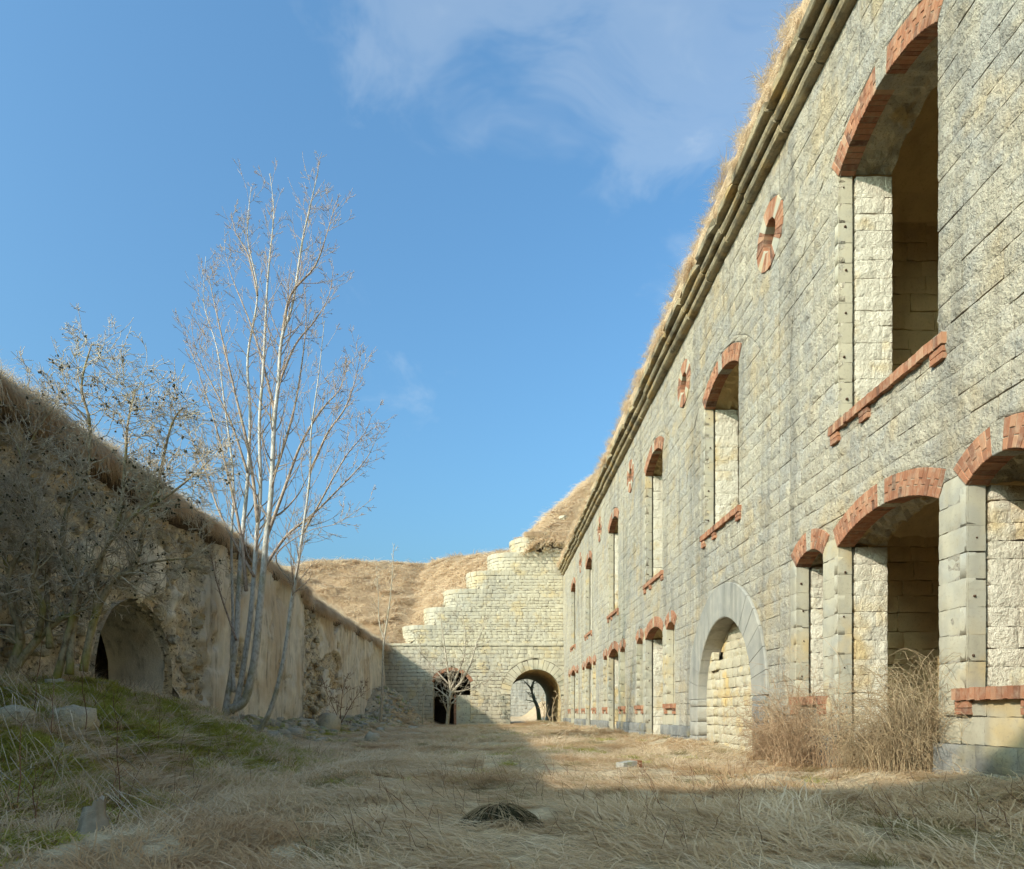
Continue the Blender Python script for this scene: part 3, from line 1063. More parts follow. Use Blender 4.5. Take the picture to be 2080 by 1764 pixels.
rgR = random.Random(404)
for (z0_, z1_) in ((4.76, 9.4), (-0.15, 4.1)):
    rm = MB()
    for b_ in masonry(RX + 0.8, RX + 5.4, courses(z0_, z1_, 0.29, rgR, 0.15), [], rgR, 0.3, 0.7, lambda u, v, w: (u, BAYS[0] + 2.52 - w, v), 0.014, 0.006, (), 4, 3, 0.015, jit=0.012, bev=0.008):
        rm.add(b_[2], b_[3], b_[4])
    tag(rm.build('room_masonry', M['ochre'], FAC), kind='stuff')
for i, c in enumerate(BAYS):
    room(RX + 0.04, RX + 5.5, c - 2.6, c + 2.6, 4.75, 9.9, 1.2, M['ochre'])
    if i != 1:
        room(RX + 0.04, RX + 5.5, c - 2.62, c + 2.62, -0.2, 4.45, 0.9, M['ochre'])

# cornice: two rolls and a fascia slab in lengths of stone
y, k = 3.2, 0
rgC = random.Random(77)
while y < FY - 0.1:
    L = rgC.uniform(1.05, 1.75)
    y1 = min(y + L, FY - 0.02)
    prof = []
    dx, dz = rgC.uniform(-.035, .03), rgC.uniform(-.025, .02)
    prof.append((RX + 0.02, TOPW))
    for a in np.linspace(-1.3, 1.5, 6):
        prof.append((4.925 - 0.10 * math.cos(a), 10.79 + 0.105 * math.sin(a)))
    for a in np.linspace(-1.0, 1.4, 6):
        prof.append((4.805 - 0.095 * math.cos(a), 10.95 + 0.10 * math.sin(a)))
    prof += [(4.76, 11.05), (4.60, 11.055), (4.585, 11.07), (4.585, 11.20), (4.60, 11.215), (RX + 0.02, 11.22)]
    vs, fs = [], []
    m_ = len(prof)
    nseg = 4
    chip = rgC.random() < 0.6
    for s in range(nseg + 1):
        yy = y + 0.014 + (y1 - y - 0.028) * s / nseg
        for (px_, pz_) in prof:
            jx = rgC.uniform(-.006, .006) if px_ < 4.95 else 0
            cut = rgC.uniform(0.0, 0.12) if chip and s in (0, nseg) and px_ < 4.65 else 0
            vs.append((px_ + dx * (px_ < 4.95) + jx + cut, yy, pz_ + dz + rgC.uniform(-.005, .005)))
    for s in range(nseg):
        for q in range(m_):
            q2 = (q + 1) % m_
            fs.append((s * m_ + q, (s + 1) * m_ + q, (s + 1) * m_ + q2, s * m_ + q2))
    fs += [tuple(range(m_)), tuple(nseg * m_ + q for q in range(m_ - 1, -1, -1))]
    mesh('cornice_stone', vs, fs, M['cornice'], FAC, [rgC.gauss(.5, .25)] * len(vs), False)
    y = y1
# earth on the roof
ysr = np.arange(-9, 50.5, 0.3)
profr = [(4.66, 11.19), (4.64, 11.45), (4.72, 11.75), (5.0, 12.05), (5.6, 12.4), (7.0, 13.2), (9.5, 14.2), (14, 14.6), (40, 14.5)]
vs, fs = [], []
for yy in ysr:
    for k, (px_, pz_) in enumerate(profr):
        n_ = float(fbm(yy * 0.9, k * 1.7, 0, 66, 3)) - 0.5
        vs.append((px_ + (n_ * 0.14 if k in (1, 2, 3) else 0), yy, pz_ + (n_ * 0.35 if k else 0)))
m_ = len(profr)
for s in range(len(ysr) - 1):
    for q in range(m_ - 1):
        fs.append((s * m_ + q, (s + 1) * m_ + q, (s + 1) * m_ + q + 1, s * m_ + q + 1))
mesh('roof_earth', vs, fs, M['hill'], FAC, [0.5] * len(vs))
# ------------------------------------------------------------------ end wall
rgE = random.Random(303)
END = empty('end_wall', (-1.2, FY, 0), 'stone end wall with a dark doorway, a vaulted passage and stepped rounded top', 'wall')
mpE = lambda u, v, w: (u, FY - w, v)
DOOR = Opening(-2.955, 1.315, -0.5, 3.08, 0.80, 0.24)
TUN = Opening(3.02, 1.80, -0.5, 2.20, 1.799, 0.72)
EOPS = [DOOR, TUN]
STR = 5.66
eb = masonry(LX - 0.4, RX + 0.0, courses(-0.3, STR, 0.265, rgE, 0.14), EOPS, rgE, 0.28, 0.62, mpE, 0.022, 0.013, (), 3, 2, 0.03, jit=0.018, bev=0.014, biggap=0.35)
core('wall_core', LX - 0.6, RX, -0.4, STR, EOPS, mpE, M['endmortar'], END, 0.08, -0.055)
FYU = FY + 0.40
STEPS = [(-6.7, 7.2), (-5.14, 8.5), (-3.67, 9.8), (-2.0, 11.1), (-0.42, 12.4), (1.22, 13.5)]
ub = []
zlow = STR + 0.16
RR = 1.7
for i, (X0, zt) in enumerate(STEPS):
    def mpS(u, v, w, X0=X0):
        cx = X0 + RR
        if u >= cx:
            return (u, FYU - w, v)
        a = (cx - u) / RR
        return (cx - (RR + w) * math.sin(a), FYU + RR - (RR + w) * math.cos(a), v)
    ue = RX if i < 5 else 2.55
    cs = courses(zlow, zt - 0.34, 0.225, rgE, 0.12)
    blk = masonry(X0 + RR - RR * 1.75, ue, cs, [], rgE, 0.24, 0.55, mpS, 0.020, 0.011, (), 3, 2, 0.028, jit=0.016, bev=0.013, biggap=0.35)
    # coping course of upright stones round the step
    blk += masonry(X0 + RR - RR * 1.75, min(ue, X0 + 3.6), [zt - 0.34, zt], [], rgE, 0.20, 0.36, lambda u, v, w, f=mpS: f(u, v, w + 0.03), 0.02, 0.008, (), 3, 2, 0.02)
    if X0 + 3.6 < ue:
        blk += masonry(X0 + 3.6, ue, [zt - 0.34, zt - 0.12, zt], [], rgE, 0.28, 0.6, mpS, 0.020, 0.011, (), 3, 2, 0.028, jit=0.016, bev=0.013)
    ub += blk
    vs, fs = [], []
    plan = [(X0 + RR - (RR - .05) * math.sin(a), FYU + RR - (RR - .05) * math.cos(a)) for a in np.linspace(math.pi * 0.56, 0, 12)] + [(ue, FYU + 0.05), (ue, FYU + 1.6), (X0 + 0.4, FYU + 1.7)]
    for zz_ in (zlow - 0.2, zt - 0.03):
        vs += [(a, b, zz_) for a, b in plan]
    n = len(plan)
    fs = [(k, (k + 1) % n, n + (k + 1) % n, n + k) for k in range(n)] + [tuple(range(n, 2 * n))]
    mesh('step_core', vs, fs, M['endmortar'], END, [.5] * len(vs), False)
    # turf cushion on the step
    vs, fs, m_ = [], [], 9
    x1 = (STEPS[i + 1][0] + 0.35) if i < 5 else 2.5
    for a in range(m_ + 1):
        for b in range(m_ + 1):
            s, t = a / m_, b / m_
            yy = FYU + 0.10 + 1.9 * t
            xl = X0 + 0.05 + (RR - math.sqrt(max(0, RR ** 2 - max(0, RR - 1.9 * t - .1) ** 2)))
            xx = xl + (x1 - xl) * s
            h = 0.10 * math.sin(math.pi * min(1, max(0, s)) * 0.9 + 0.15) * min(1, t * 2.2) + 0.12 * t * s
            vs.append((xx, yy, zt - 0.03 + h * 0.75 + 0.10 * (float(vn(xx * 2, yy * 2, zt)) - .5)))
    for a in range(m_):
        for b in range(m_):
            k = a * (m_ + 1) + b
            fs.append((k, k + m_ + 1, k + m_ + 2, k + 1))
    mesh('step_turf', vs, fs, M['hill'], END, [.5] * len(vs))
    zlow = zt
place_blocks(eb + ub, END, M['endwall'], 300, lambda b: abs(b[0] - 1) * 0.3 + abs(b[1] - 2.5))
# string course lengths
x = LX - 0.4
while x < RX - 0.05:
    x1 = min(x + rgE.uniform(0.8, 1.3), RX - 0.01)
    v_, f_ = block(const(x + .006), const(x1 - .006), STR, STR + 0.17, 4, 2, 0.008, rgE, depth=0.6, bev=0.015, mp=lambda u, v, w: mpE(u, v, w + 0.10))
    mesh('string_course_stone', v_, f_, M['endwall'], END, [rgE.gauss(.4, .15)] * len(v_))
    x = x1
# ring of the passage
nv = 19
for k in range(nv):
    a0, a1 = -math.pi / 2 + math.pi * k / nv + .006, -math.pi / 2 + math.pi * (k + 1) / nv - .006
    ro = TUN.Ro - rgE.uniform(0.0, 0.05)
    v_, f_ = polar_brick(TUN.c, TUN.zc, TUN.R, ro, a0, a1, -0.6, 0.012, mpE, rgE, 0.008)
    mesh('voussoir', v_, f_, M['endwall'], END, [rgE.gauss(.6, .15)] * len(v_), False)
amax = math.asin(DOOR.sa)
n = 38
for k in range(n):
    a0, a1 = -amax + 2 * amax * k / n, -amax + 2 * amax * (k + 1) / n
    v_, f_ = polar_brick(DOOR.c, DOOR.zc, DOOR.R, DOOR.Ro, a0 + .003, a1 - .003, -0.5, 0.01, mpE, rgE)
    mesh('brick', v_, f_, M['brick'], END, [min(1, max(0, rgE.gauss(.45, .2)))] * len(v_), False)
# passage lining through to the far side
vs, fs, m_ = [], [], 18
L = np.linspace(FY + 0.55, 63.0, 16)
for yy in L:
    vs.append((TUN.c - 1.82, yy, -0.4))
    for k in range(m_ + 1):
        a = -math.pi / 2 + math.pi * k / m_
        r = 1.82 + rgE.uniform(-.015, .015)
        vs.append((TUN.c + r * math.sin(a), yy, TUN.zc + r * math.cos(a)))
    vs.append((TUN.c + 1.82, yy, -0.4))
q = m_ + 3
for s in range(len(L) - 1):
    for k in range(q - 1):
        fs.append((s * q + k, s * q + k + 1, (s + 1) * q + k + 1, (s + 1) * q + k))
mesh('passage_lining', vs, fs, M['ochre'], END, [rgE.uniform(.2, .8) for _ in vs], False)
# dark room behind the doorway, with a low whitewashed partition edged in brick
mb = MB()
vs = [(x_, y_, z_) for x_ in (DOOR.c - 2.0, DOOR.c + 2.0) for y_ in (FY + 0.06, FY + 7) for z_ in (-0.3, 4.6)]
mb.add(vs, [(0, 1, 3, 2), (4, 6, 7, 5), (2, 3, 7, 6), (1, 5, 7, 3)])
mb.build('room_lining', M['earth'], END, False)  # near-black lining paints in the darkness of the unlit room
mb = MB()
for sx in (DOOR.c - 1.55, DOOR.c + 1.32):
    mb.box(sx, sx + 0.23, FY + 0.06, FY + 0.9, -0.3, 3.1)
mb.build('door_jamb', M['endwall'], END, False)
PART = empty('partition_wall', (-2.2, FY + 0.75, 0), 'low pockmarked whitewashed partition with brick edge inside the dark doorway', 'partition')
pvs = courses(-0.2, 2.18, 0.3, rgE, 0.1)
pbk = masonry(-2.66, -1.62, pvs, [], rgE, 0.5, 1.2, lambda u, v, w: (u, FY + 0.62 - w, v), 0.008, 0.003, (), 4, 3, 0.004)
mb = MB()
for b_ in pbk:
    mb.add(b_[2], b_[3], b_[4])
mb.build('plaster_face', M['smooth'], PART)
for k in range(26):
    px_, pz_ = rgE.uniform(-2.5, -1.7), rgE.uniform(0.3, 2.0)
    r = rgE.uniform(.015, .04)
    v_, f_ = rock((px_, FY + 0.61, pz_), r, (1, .25, 1.1), k, .3, 1)
    mesh('pock_mark', v_, f_, M['earth'], PART, [.5] * len(v_))
v = -0.2
k = 0
while v < 2.15:
    v_, f_ = box_brick(-2.83, -2.67, FY + 0.58, FY + 0.80, v, v + 0.066, rgE)
    mesh('brick', v_, f_, M['brick'], PART, [rgE.uniform(.2, .7)] * len(v_), False)
    v += 0.078
# ruined rubble crest at the right top
for k in range(95):
    px_, pz_ = rgE.uniform(2.45, 5.3), rgE.uniform(12.35, 13.75)
    r = rgE.uniform(.10, .21)
    v_, f_ = rock((px_, FYU + 0.10 + 0.12 * (pz_ - 12.4) + rgE.uniform(-.06, .06), pz_), r, (1.25, .8, .62), 4000 + k, .3, 2)
    mesh('rubble_stone', v_, f_, M['rubble'], END, [min(1, max(0, rgE.gauss(.62, .25)))] * len(v_), False)
mb = MB()
mb.box(2.4, 7.6, FYU + 0.26, FYU + 1.6, 9.0, 13.85)
mb.box(5.3, 9.6, FYU + 0.5, FYU + 1.2, 9.0, 13.9)
mb.build('rubble_core', M['earth'], END, False)
for (a, b, c_, d_) in ((1150, 1042, 46, 14),):
    p = PX(a, b, 51.2)
    p.z = float(hz(p.x, 51.2)) - 0.02
    v_, f_ = rock(p, 0.5, (1.5, .6, .42), a, .1, 2)
    mesh('loose_slab', v_, f_, M['endwall'], END, [.6] * len(v_), False)

# cut the passage out of the hillside, far court wall seen through it
me = hs_.data
import bmesh
bm = bmesh.new()
bm.from_mesh(me)
bmesh.ops.delete(bm, geom=[f for f in bm.faces if f.calc_center_median().y > (63.0 if f.calc_center_median().x > -6 else 66.0)], context='FACES')
bm.to_mesh(me)
bm.free()
FAR = empty('outer_wall', (6, 108, 0), 'pale sunlit stone wall seen through the vaulted passage', 'wall')
fbk = masonry(-6, 20, courses(-1, 11, 0.5, rgE, 0.1), [], rgE, 0.6, 1.4, lambda u, v, w: (u, 108 - w, v), 0.04, 0.015, (), 3, 2, 0.04, jit=0.03, bev=0.03)
place_blocks(fbk, FAR, M['cement'], 200, lambda b: abs(b[0] - 4) + abs(b[1] - 2))
mb = MB()
mb.box(-6, 20, 108.05, 109, -1, 11)
mb.build('wall_core', M['endmortar'], FAR, False)
of = grid_mesh('ground', np.arange(-10, 20, 0.8), np.arange(63, 109.5, 0.8), lambda x, y: -0.25 + 2.4 * sstep(4.2, 8.0, x) * sstep(78, 90, y) + 0.6 * sstep(90, 106, y) + 0.3 * (fbm(x * .5, y * .5, 0, 71, 3) - .5), M['hill'])
tag(of, 'earth heap and floor of the outer court beyond the passage', 'ground', kind='structure')

# unseen block added behind the viewer to throw the foreground shadow
SHADE_BLOCK = empty('shade_block', (-12, -5, 0), 'tall unseen stone block with cornice added left behind the viewpoint to shade the foreground', 'building')
wop = [Opening(k, 0.8, 7.0, 8.8, 0.3, 0.3) for k in (-22, -16.5, -11)]
wmp = lambda u, v, w: (u, -5.7 + w, v)
core('wall', -34, -7.7, -0.5, 10.5, wop, wmp, M['facade'], SHADE_BLOCK, 0.1, 0.0)
mb = MB()
mb.box(-34, -7.7, -6.6, -5.55, 10.5, 10.88)
mb.build('cornice', M['cornice'], SHADE_BLOCK, False)
mb = MB()
mb.box(-34, -7.7, -14, -6.65, -0.5, 10.5)
mb.build('rear_mass', M['mortar'], SHADE_BLOCK, False)

# ------------------------------------------------------------------ left retaining wall
rgL = random.Random(55)
LEFT = empty('retaining_wall', (LX, 25, 0), 'weathered retaining wall of stained cement and bare rubble along the left side', 'wall')
LOP = Opening(14.4, 1.5, -1.0, 1.75, 1.499, 0.0)


def ltop(y):
    return 5.62 + 0.16 * (fbm(np.asarray(y) * 0.8, 0.5, 0, 81, 3) - 0.5) - 0.12 * sstep(26.5, 27.5, y)


def lmask(y, z):
    n1 = fbm(y * 0.7, z * 0.7, 0, 91, 4)
    n2 = fbm(y * 1.6, z * 1.6, 0, 95, 4)
    a = sstep(-0.25, 0.25, (y - 16.2) * 0.35 + (n1 - 0.5) * 2.6 - 0.1 - 1.2 * sstep(4.4, 5.2, z) * sstep(24, 21, y) + 0.9 * (n2 - .5) - 0.9 * np.exp(-((y - 21.5) / 1.0) ** 2 - ((z - 4.2) / 1.2) ** 2) - 2.0 * sstep(.60, .68, fbm(y * 0.5, z * 0.6, 0, 213, 4)))
    p = sstep(-0.1, 0.1, 0.6 - np.sqrt(((y - 13.9) / 2.6) ** 2 + ((z - 4.0) / 0.9) ** 2) + (n2 - 0.5) * 1.2)
    a = np.maximum(a, p * 0.9)
    b = sstep(-0.2, 0.2, (y - 30.4) * 0.4 + (n1 - 0.5) * 2.4 + 0.5 * (n2 - .5) - 0.9 * np.exp(-((y - 33.5) / 0.8) ** 2 - ((z - 3.2) / 0.9) ** 2) - 0.8 * np.exp(-((y - 39.5) / 0.6) ** 2 - ((z - 4.3) / 0.8) ** 2) - 2.2 * sstep(.58, .66, fbm(y * 0.45, z * 0.7, 0, 211, 4)))
    return np.where(y < 26.6, a, b)


def left_seg(name, y0, y1, X, res, hole):
    ys, n = np.arange(y0, y1 + res * .5, res), 78
    Y, K = np.meshgrid(ys, np.arange(n + 1))
    T = ltop(Y)
    Zt = -0.5 + (T + 0.5) * K / n
    mk = lmask(Y, Zt)
    n3 = fbm(Y * 3.1, Zt * 3.1, 0, 61, 3)
    n4 = fbm(Y * 7.5, Zt * 7.5, 0, 63, 2)
    n0 = fbm(Y * 0.6, Zt * 0.6, 0, 65, 3)
    Xd = X + (n0 - 0.5) * 0.22 - (1 - mk) * (0.06 + 0.30 * (n3 - 0.25) + 0.10 * n4) + mk * (0.02 * n4)
    lay = fbm(Y * 0.38, Zt * 0.30, 0, 201, 4)
    Xd = Xd + mk * 0.055 * (sstep(.46, .475, lay) + sstep(.56, .575, lay))
    # leaning spalls: cracks
    ck = np.abs(fbm(Y * 0.55, Zt * 0.16, 0, 99, 3) - 0.5)
    Xd = Xd - 0.10 * sstep(0.010, 0.0, ck) * mk
    i = np.arange(Y.size).reshape(Y.shape)
    f = np.stack([i[:-1, :-1].ravel(), i[:-1, 1:].ravel(), i[1:, 1:].ravel(), i[1:, :-1].ravel()], 1)
    if hole:
        cy = (Y[:-1, :-1] + Y[1:, 1:]).ravel() / 2 - LOP.c
        cz = (Zt[:-1, :-1] + Zt[1:, 1:]).ravel() / 2
        wob = 1 + 0.10 * (fbm(cy * 2, cz * 2, 0, 5, 2) - 0.5)
        ins = ((cz < LOP.sp) & (np.abs(cy) < LOP.hw * wob)) | ((cz >= LOP.sp) & (np.hypot(cy, cz - LOP.zc) < LOP.R * wob))
        f = f[~ins]
    v = np.stack([Xd.ravel(), Y.ravel(), Zt.ravel()], 1)
    return mesh(name, v.tolist(), f.tolist(), M['plaster'], LEFT, np.full(len(v), .5), True, {'mask': mk.ravel()})


left_seg('wall_face', 1.5, 26.6, LX, 0.075, True)
left_seg('wall_face', 26.55, 48.7, LX - 0.32, 0.085, False)
# pier end between the two lengths and body of the wall
vs, fs, mk = [], [], []
n = 60
for k in range(n + 1):
    z_ = -0.5 + 6.1 * k / n
    for q in range(6):
        vs.append((LX + 0.03 - 0.1 * q - (0.0 if q else 0.02) + rgL.uniform(-.006, .006), 26.6 + rgL.uniform(-.03, .03) * (q > 0), z_))
        mk.append(0.9 - 0.12 * q)
for k in range(n):
    for q in range(5):
        fs.append((k * 6 + q, k * 6 + q + 1, k * 6 + q + 7, k * 6 + q + 6))
mesh('pier_end', vs, fs, M['plaster'], LEFT, [.5] * len(vs), True, {'mask': mk})
# vaulted recess
vs, fs, mk, m_ = [], [], [], 28
deps = np.linspace(0.0, 1.35, 12)
for j, d_ in enumerate(deps):
    for k in range(m_ + 1):
        s = k / m_
        if s < 0.25:
            yy, zz_ = -LOP.hw, -0.6 + (LOP.sp + 0.6) * s / 0.25
        elif s > 0.75:
            yy, zz_ = LOP.hw, LOP.sp - (LOP.sp + 0.6) * (s - 0.75) / 0.25
        else:
            a = -math.pi / 2 + math.pi * (s - .25) / .5
            yy, zz_ = LOP.R * math.sin(a), LOP.zc + LOP.R * math.cos(a)
        sh = 1.0 - 0.10 * d_ * (d_ > 0.1)
        nn_ = rgL.uniform(-.008, .008) + 0.05 * (float(fbm(d_ * 2.0, s * 9.0, 0, 221, 3)) - .5)
        vs.append((LX - 0.09 - d_, LOP.c + yy * (1.02 + nn_) - 0.16 * d_, zz_ * (1 + nn_ * .5)))
        mk.append(-0.1 + 0.9 * min(1, d_ * 3) * (0.4 + 1.1 * float(fbm(d_ * 1.6, s * 7.0, 0, 223, 3))))
for j in range(len(deps) - 1):
    for k in range(m_):
        fs.append((j * (m_ + 1) + k, j * (m_ + 1) + k + 1, (j + 1) * (m_ + 1) + k + 1, (j + 1) * (m_ + 1) + k))
mesh('recess_vault', vs, fs, M['plaster'], LEFT, [.5] * len(vs), True, {'mask': mk})
vs, fs = [], []
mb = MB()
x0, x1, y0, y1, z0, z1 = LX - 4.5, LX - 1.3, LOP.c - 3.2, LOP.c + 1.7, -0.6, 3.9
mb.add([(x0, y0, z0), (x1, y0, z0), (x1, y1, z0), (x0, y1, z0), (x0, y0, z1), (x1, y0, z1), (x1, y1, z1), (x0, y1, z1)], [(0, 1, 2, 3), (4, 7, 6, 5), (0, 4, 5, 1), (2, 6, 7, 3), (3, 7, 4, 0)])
mb.build('recess_chamber', M['earth'], LEFT, False)  # blackish lining puts the deep shade of the recess into its colour
# bare rubble stones in the face
cnt = 0
while cnt < 285:
    yy = rgL.choice([rgL.uniform(9.5, 18), rgL.uniform(9.5, 16), rgL.uniform(26.8, 31.5), rgL.uniform(17, 26)])
    zz_ = rgL.uniform(0.2, 5.5)
    if float(lmask(np.array(yy), np.array(zz_))) > 0.35:
        continue
    if abs(yy - LOP.c) < 1.62 and zz_ < 3.4 and math.hypot(yy - LOP.c, max(0, zz_ - LOP.zc)) < 1.62:
        continue
    r = rgL.uniform(.06, .17)
    X = (LX if yy < 26.6 else LX - 0.32) - 0.12
    v_, f_ = rock((X + rgL.uniform(-.03, .05), yy, zz_), r, (.8, 1.2, .8), 7000 + cnt, .32, 2)
    mesh('stone', v_, f_, M['rubble'], LEFT, [min(1, max(0, rgL.gauss(.45, .25)))] * len(v_), False)
    cnt += 1


# earth lip on top of the wall
def lip_profile(y):
    t = float(ltop(y))
    X = LX if y < 26.6 else LX - 0.32
    n1, n2 = float(fbm(y * 0.9, 1.3, 0, 111, 3)) - .5, float(fbm(y * 1.4, 7.3, 0, 113, 3)) - .5
    return [(X - 0.25, t - 0.30 + n1 * .2), (X + 0.02 + n1 * .12, t - 0.20 + n2 * .25), (X + 0.12 + n1 * .2, t + 0.02 + n1 * .2), (X + 0.02 + n2 * .2, t + 0.22 + n2 * .15),
            (X - 0.28, t + 0.38 + n1 * .12), (X - 0.8, t + 0.46 + n2 * .10), (X - 1.6, t + 0.36)]


ysl = np.arange(0, 49.3, 0.16)
vs, fs = [], []
for yy in ysl:
    vs += [(a, yy, b) for a, b in lip_profile(yy)]
m_ = 7
for s in range(len(ysl) - 1):
    for q in range(m_ - 1):
        fs.append((s * m_ + q, (s + 1) * m_ + q, (s + 1) * m_ + q + 1, s * m_ + q + 1))
o = mesh('earth_bank', vs, fs, M['earth'], None, [.5] * len(vs))
tag(o, 'dark earth lip overhanging the top of the left retaining wall', 'earth bank', kind='structure')
# ------------------------------------------------------------------ trees
def perp(d, rg):
    v = Vector((rg.gauss(0, 1), rg.gauss(0, 1), rg.gauss(0, 1)))
    v -= d * v.dot(d)
    return v.normalized() if v.length > 1e-6 else Vector((1, 0, 0))


def grow(mb, p, d, L, r, lvl, rg, wig, up, nchild, ang, ratio, sides=4, tips=None, minr=0.0025, seg=0.16):
    n = max(3, int(L / seg))
    pts, rad = [p.copy()], [r]
    q = p.copy()
    dirs = [d.copy()]
    for k in range(n):
        d = (d + perp(d, rg) * wig * rg.random() + Vector((0, 0, 1)) * up).normalized()
        q = q + d * (L / n)
        pts.append(q.copy())
        dirs.append(d.copy())
        rad.append(max(minr, r * (1 - 0.8 * (k + 1) / n)))
    tube(mb, pts, rad, sides if r > 0.012 else 3, rg.uniform(.3, .7), cap=False)
    if tips is not None:
        tips += pts[1:]
    if lvl <= 0:
        return
    for c in range(nchild[0] if isinstance(nchild, tuple) else nchild):
        t = rg.uniform(0.22, 0.97)
        k = min(n, max(1, int(t * n)))
        a = math.radians(ang * rg.uniform(.7, 1.25))
        dd = (dirs[k] * math.cos(a) + perp(dirs[k], rg) * math.sin(a)).normalized()
        grow(mb, pts[k], dd, L * ratio * rg.uniform(.6, 1.15) * (1.1 - 0.5 * t), max(minr, rad[k] * 0.62), lvl - 1, rg, wig, up,
             nchild[1:] if isinstance(nchild, tuple) and len(nchild) > 1 else nchild, ang, ratio, sides, tips, minr, seg)


def smooth_path(pp, m=6):
    out = []
    n = len(pp)
    for i in range(n - 1):
        p0, p1, p2, p3 = pp[max(i - 1, 0)], pp[i], pp[i + 1], pp[min(i + 2, n - 1)]
        for k in range(m):
            t = k / m
            out.append(0.5 * ((2 * p1) + (p2 - p0) * t + (2 * p0 - 5 * p1 + 4 * p2 - p3) * t * t + (3 * p1 - p0 - 3 * p2 + p3) * t ** 3))
    out.append(pp[-1])
    return out


rgT = random.Random(12)
# tall many-stemmed tree at the left wall
TY = 17.6
ASH = empty('bare_tree', PX(462, 1500, TY), 'tall pale many stemmed leafless tree in front of the left wall', 'tree')
stems = [
    ([(440, 1500), (452, 1462), (470, 1440), (484, 1412), (504, 1291), (514, 1194), (522, 1080), (529, 995), (527, 858), (535, 745), (542, 595), (548, 520), (556, 430), (548, 352)], 0.105, 0.15),
    ([(470, 1440), (498, 1420), (517, 1339), (527, 1242), (533, 1180), (541, 1090), (551, 995), (557, 858), (565, 783), (572, 689), (595, 614), (614, 490), (632, 410), (647, 344)], 0.12, -0.1),
    ([(452, 1470), (462, 1420), (479, 1307), (485, 1194), (493, 1080), (503, 971), (508, 839), (503, 726), (523, 595), (503, 482), (510, 380)], 0.095, 0.5),
    ([(475, 1405), (471, 1320), (473, 1250), (470, 1100), (474, 971), (456, 820), (441, 708), (414, 614), (418, 520)], 0.055, 0.9),
    ([(479, 1519), (517, 1495), (550, 1440), (576, 1339), (592, 1226), (600, 1180), (612, 1100), (629, 971), (632, 877), (647, 764), (659, 651)], 0.085, -0.7),
    ([(500, 1200), (490, 1090), (462, 960), (434, 850), (408, 770), (385, 700)], 0.05, 0.2),
    ([(540, 1095), (575, 1000), (612, 900), (655, 830), (690, 790), (705, 740)], 0.05, -0.5),
    ([(533, 1160), (580, 1090), (640, 1040), (700, 980), (745, 930), (768, 880)], 0.045, -0.2),
    ([(523, 1060), (508, 930), (478, 800), (452, 690), (430, 590), (424, 560)], 0.05, 0.4),
    ([(560, 850), (540, 760), (510, 660), (470, 560), (455, 500)], 0.04, 0.6),
    ([(572, 690), (590, 600), (640, 540), (665, 470), (682, 410)], 0.04, -0.6),
    ([(600, 1190), (560, 1130), (622, 1080), (690, 1060), (760, 1010)], 0.022, -0.9),
    ([(552, 980), (590, 860), (610, 760), (622, 640), (612, 520)], 0.04, 0.3),
    ([(516, 1170), (450, 1050), (415, 950), (385, 880), (378, 830)], 0.04, 0.8),
    ([(503, 960), (470, 860), (436, 790), (400, 720), (388, 650)], 0.035, -0.3),
    ([(629, 960), (665, 880), (700, 830), (722, 770), (735, 700)], 0.035, -0.9),
    ([(566, 780), (600, 700), (640, 650), (668, 600), (678, 540)], 0.035, 0.7),
    ([(612, 1090), (650, 1020), (700, 930), (740, 880), (756, 840)], 0.03, -1.1),
    ([(523, 600), (505, 520), (478, 470), (470, 430)], 0.028, 0.2),
    ([(480, 1300), (440, 1180), (420, 1080), (398, 1000)], 0.03, 0.5),
]
crown = MB()
for si, (pl, r0, dy) in enumerate(stems):
    m_ = len(pl)
    pp = [PX(a, b, TY + dy * 1.6 * (k / (m_ - 1)) + (0.25 if si == 4 else 0)) for k, (a, b) in enumerate(pl)]
    path = smooth_path(pp, 5)
    n = len(path)
    rad = [max(0.006, r0 * (1 - 0.93 * (k / (n - 1)) ** 0.85)) for k in range(n)]
    if si < 5:
        rad[0] *= 1.25
        mbs = MB()
        tube(mbs, path, rad, 8)
        mbs.build('trunk', M['ash'], ASH)
    else:
        tube(crown, path, rad, 6)
    i0 = int(n * (0.42 if si < 5 else 0.2))
    k = i0
    while k < n - 1:
        t = (k - i0) / max(1, n - i0)
        d = (path[k + 1] - path[k]).normalized()
        ax = perp(d, rgT)
        for sg in ((1, -1) if rgT.random() < 0.6 else (1,)):
            a = math.radians(rgT.uniform(28, 52))
            dd = (d * math.cos(a) + ax * sg * math.sin(a)).normalized()
            Lb = rgT.uniform(0.55, 1.6) * (1.3 - 0.8 * t) * (1.0 if si < 5 else 0.75)
            grow(crown, path[k], dd, Lb, max(0.006, rad[k] * 0.42), 2, rgT, 0.22, 0.10, (4, 2), 42, 0.45, 4, None, 0.0046, 0.15)
        k += rgT.choice([1, 1, 2])
crown.build('crown', M['ashtwig'], ASH)

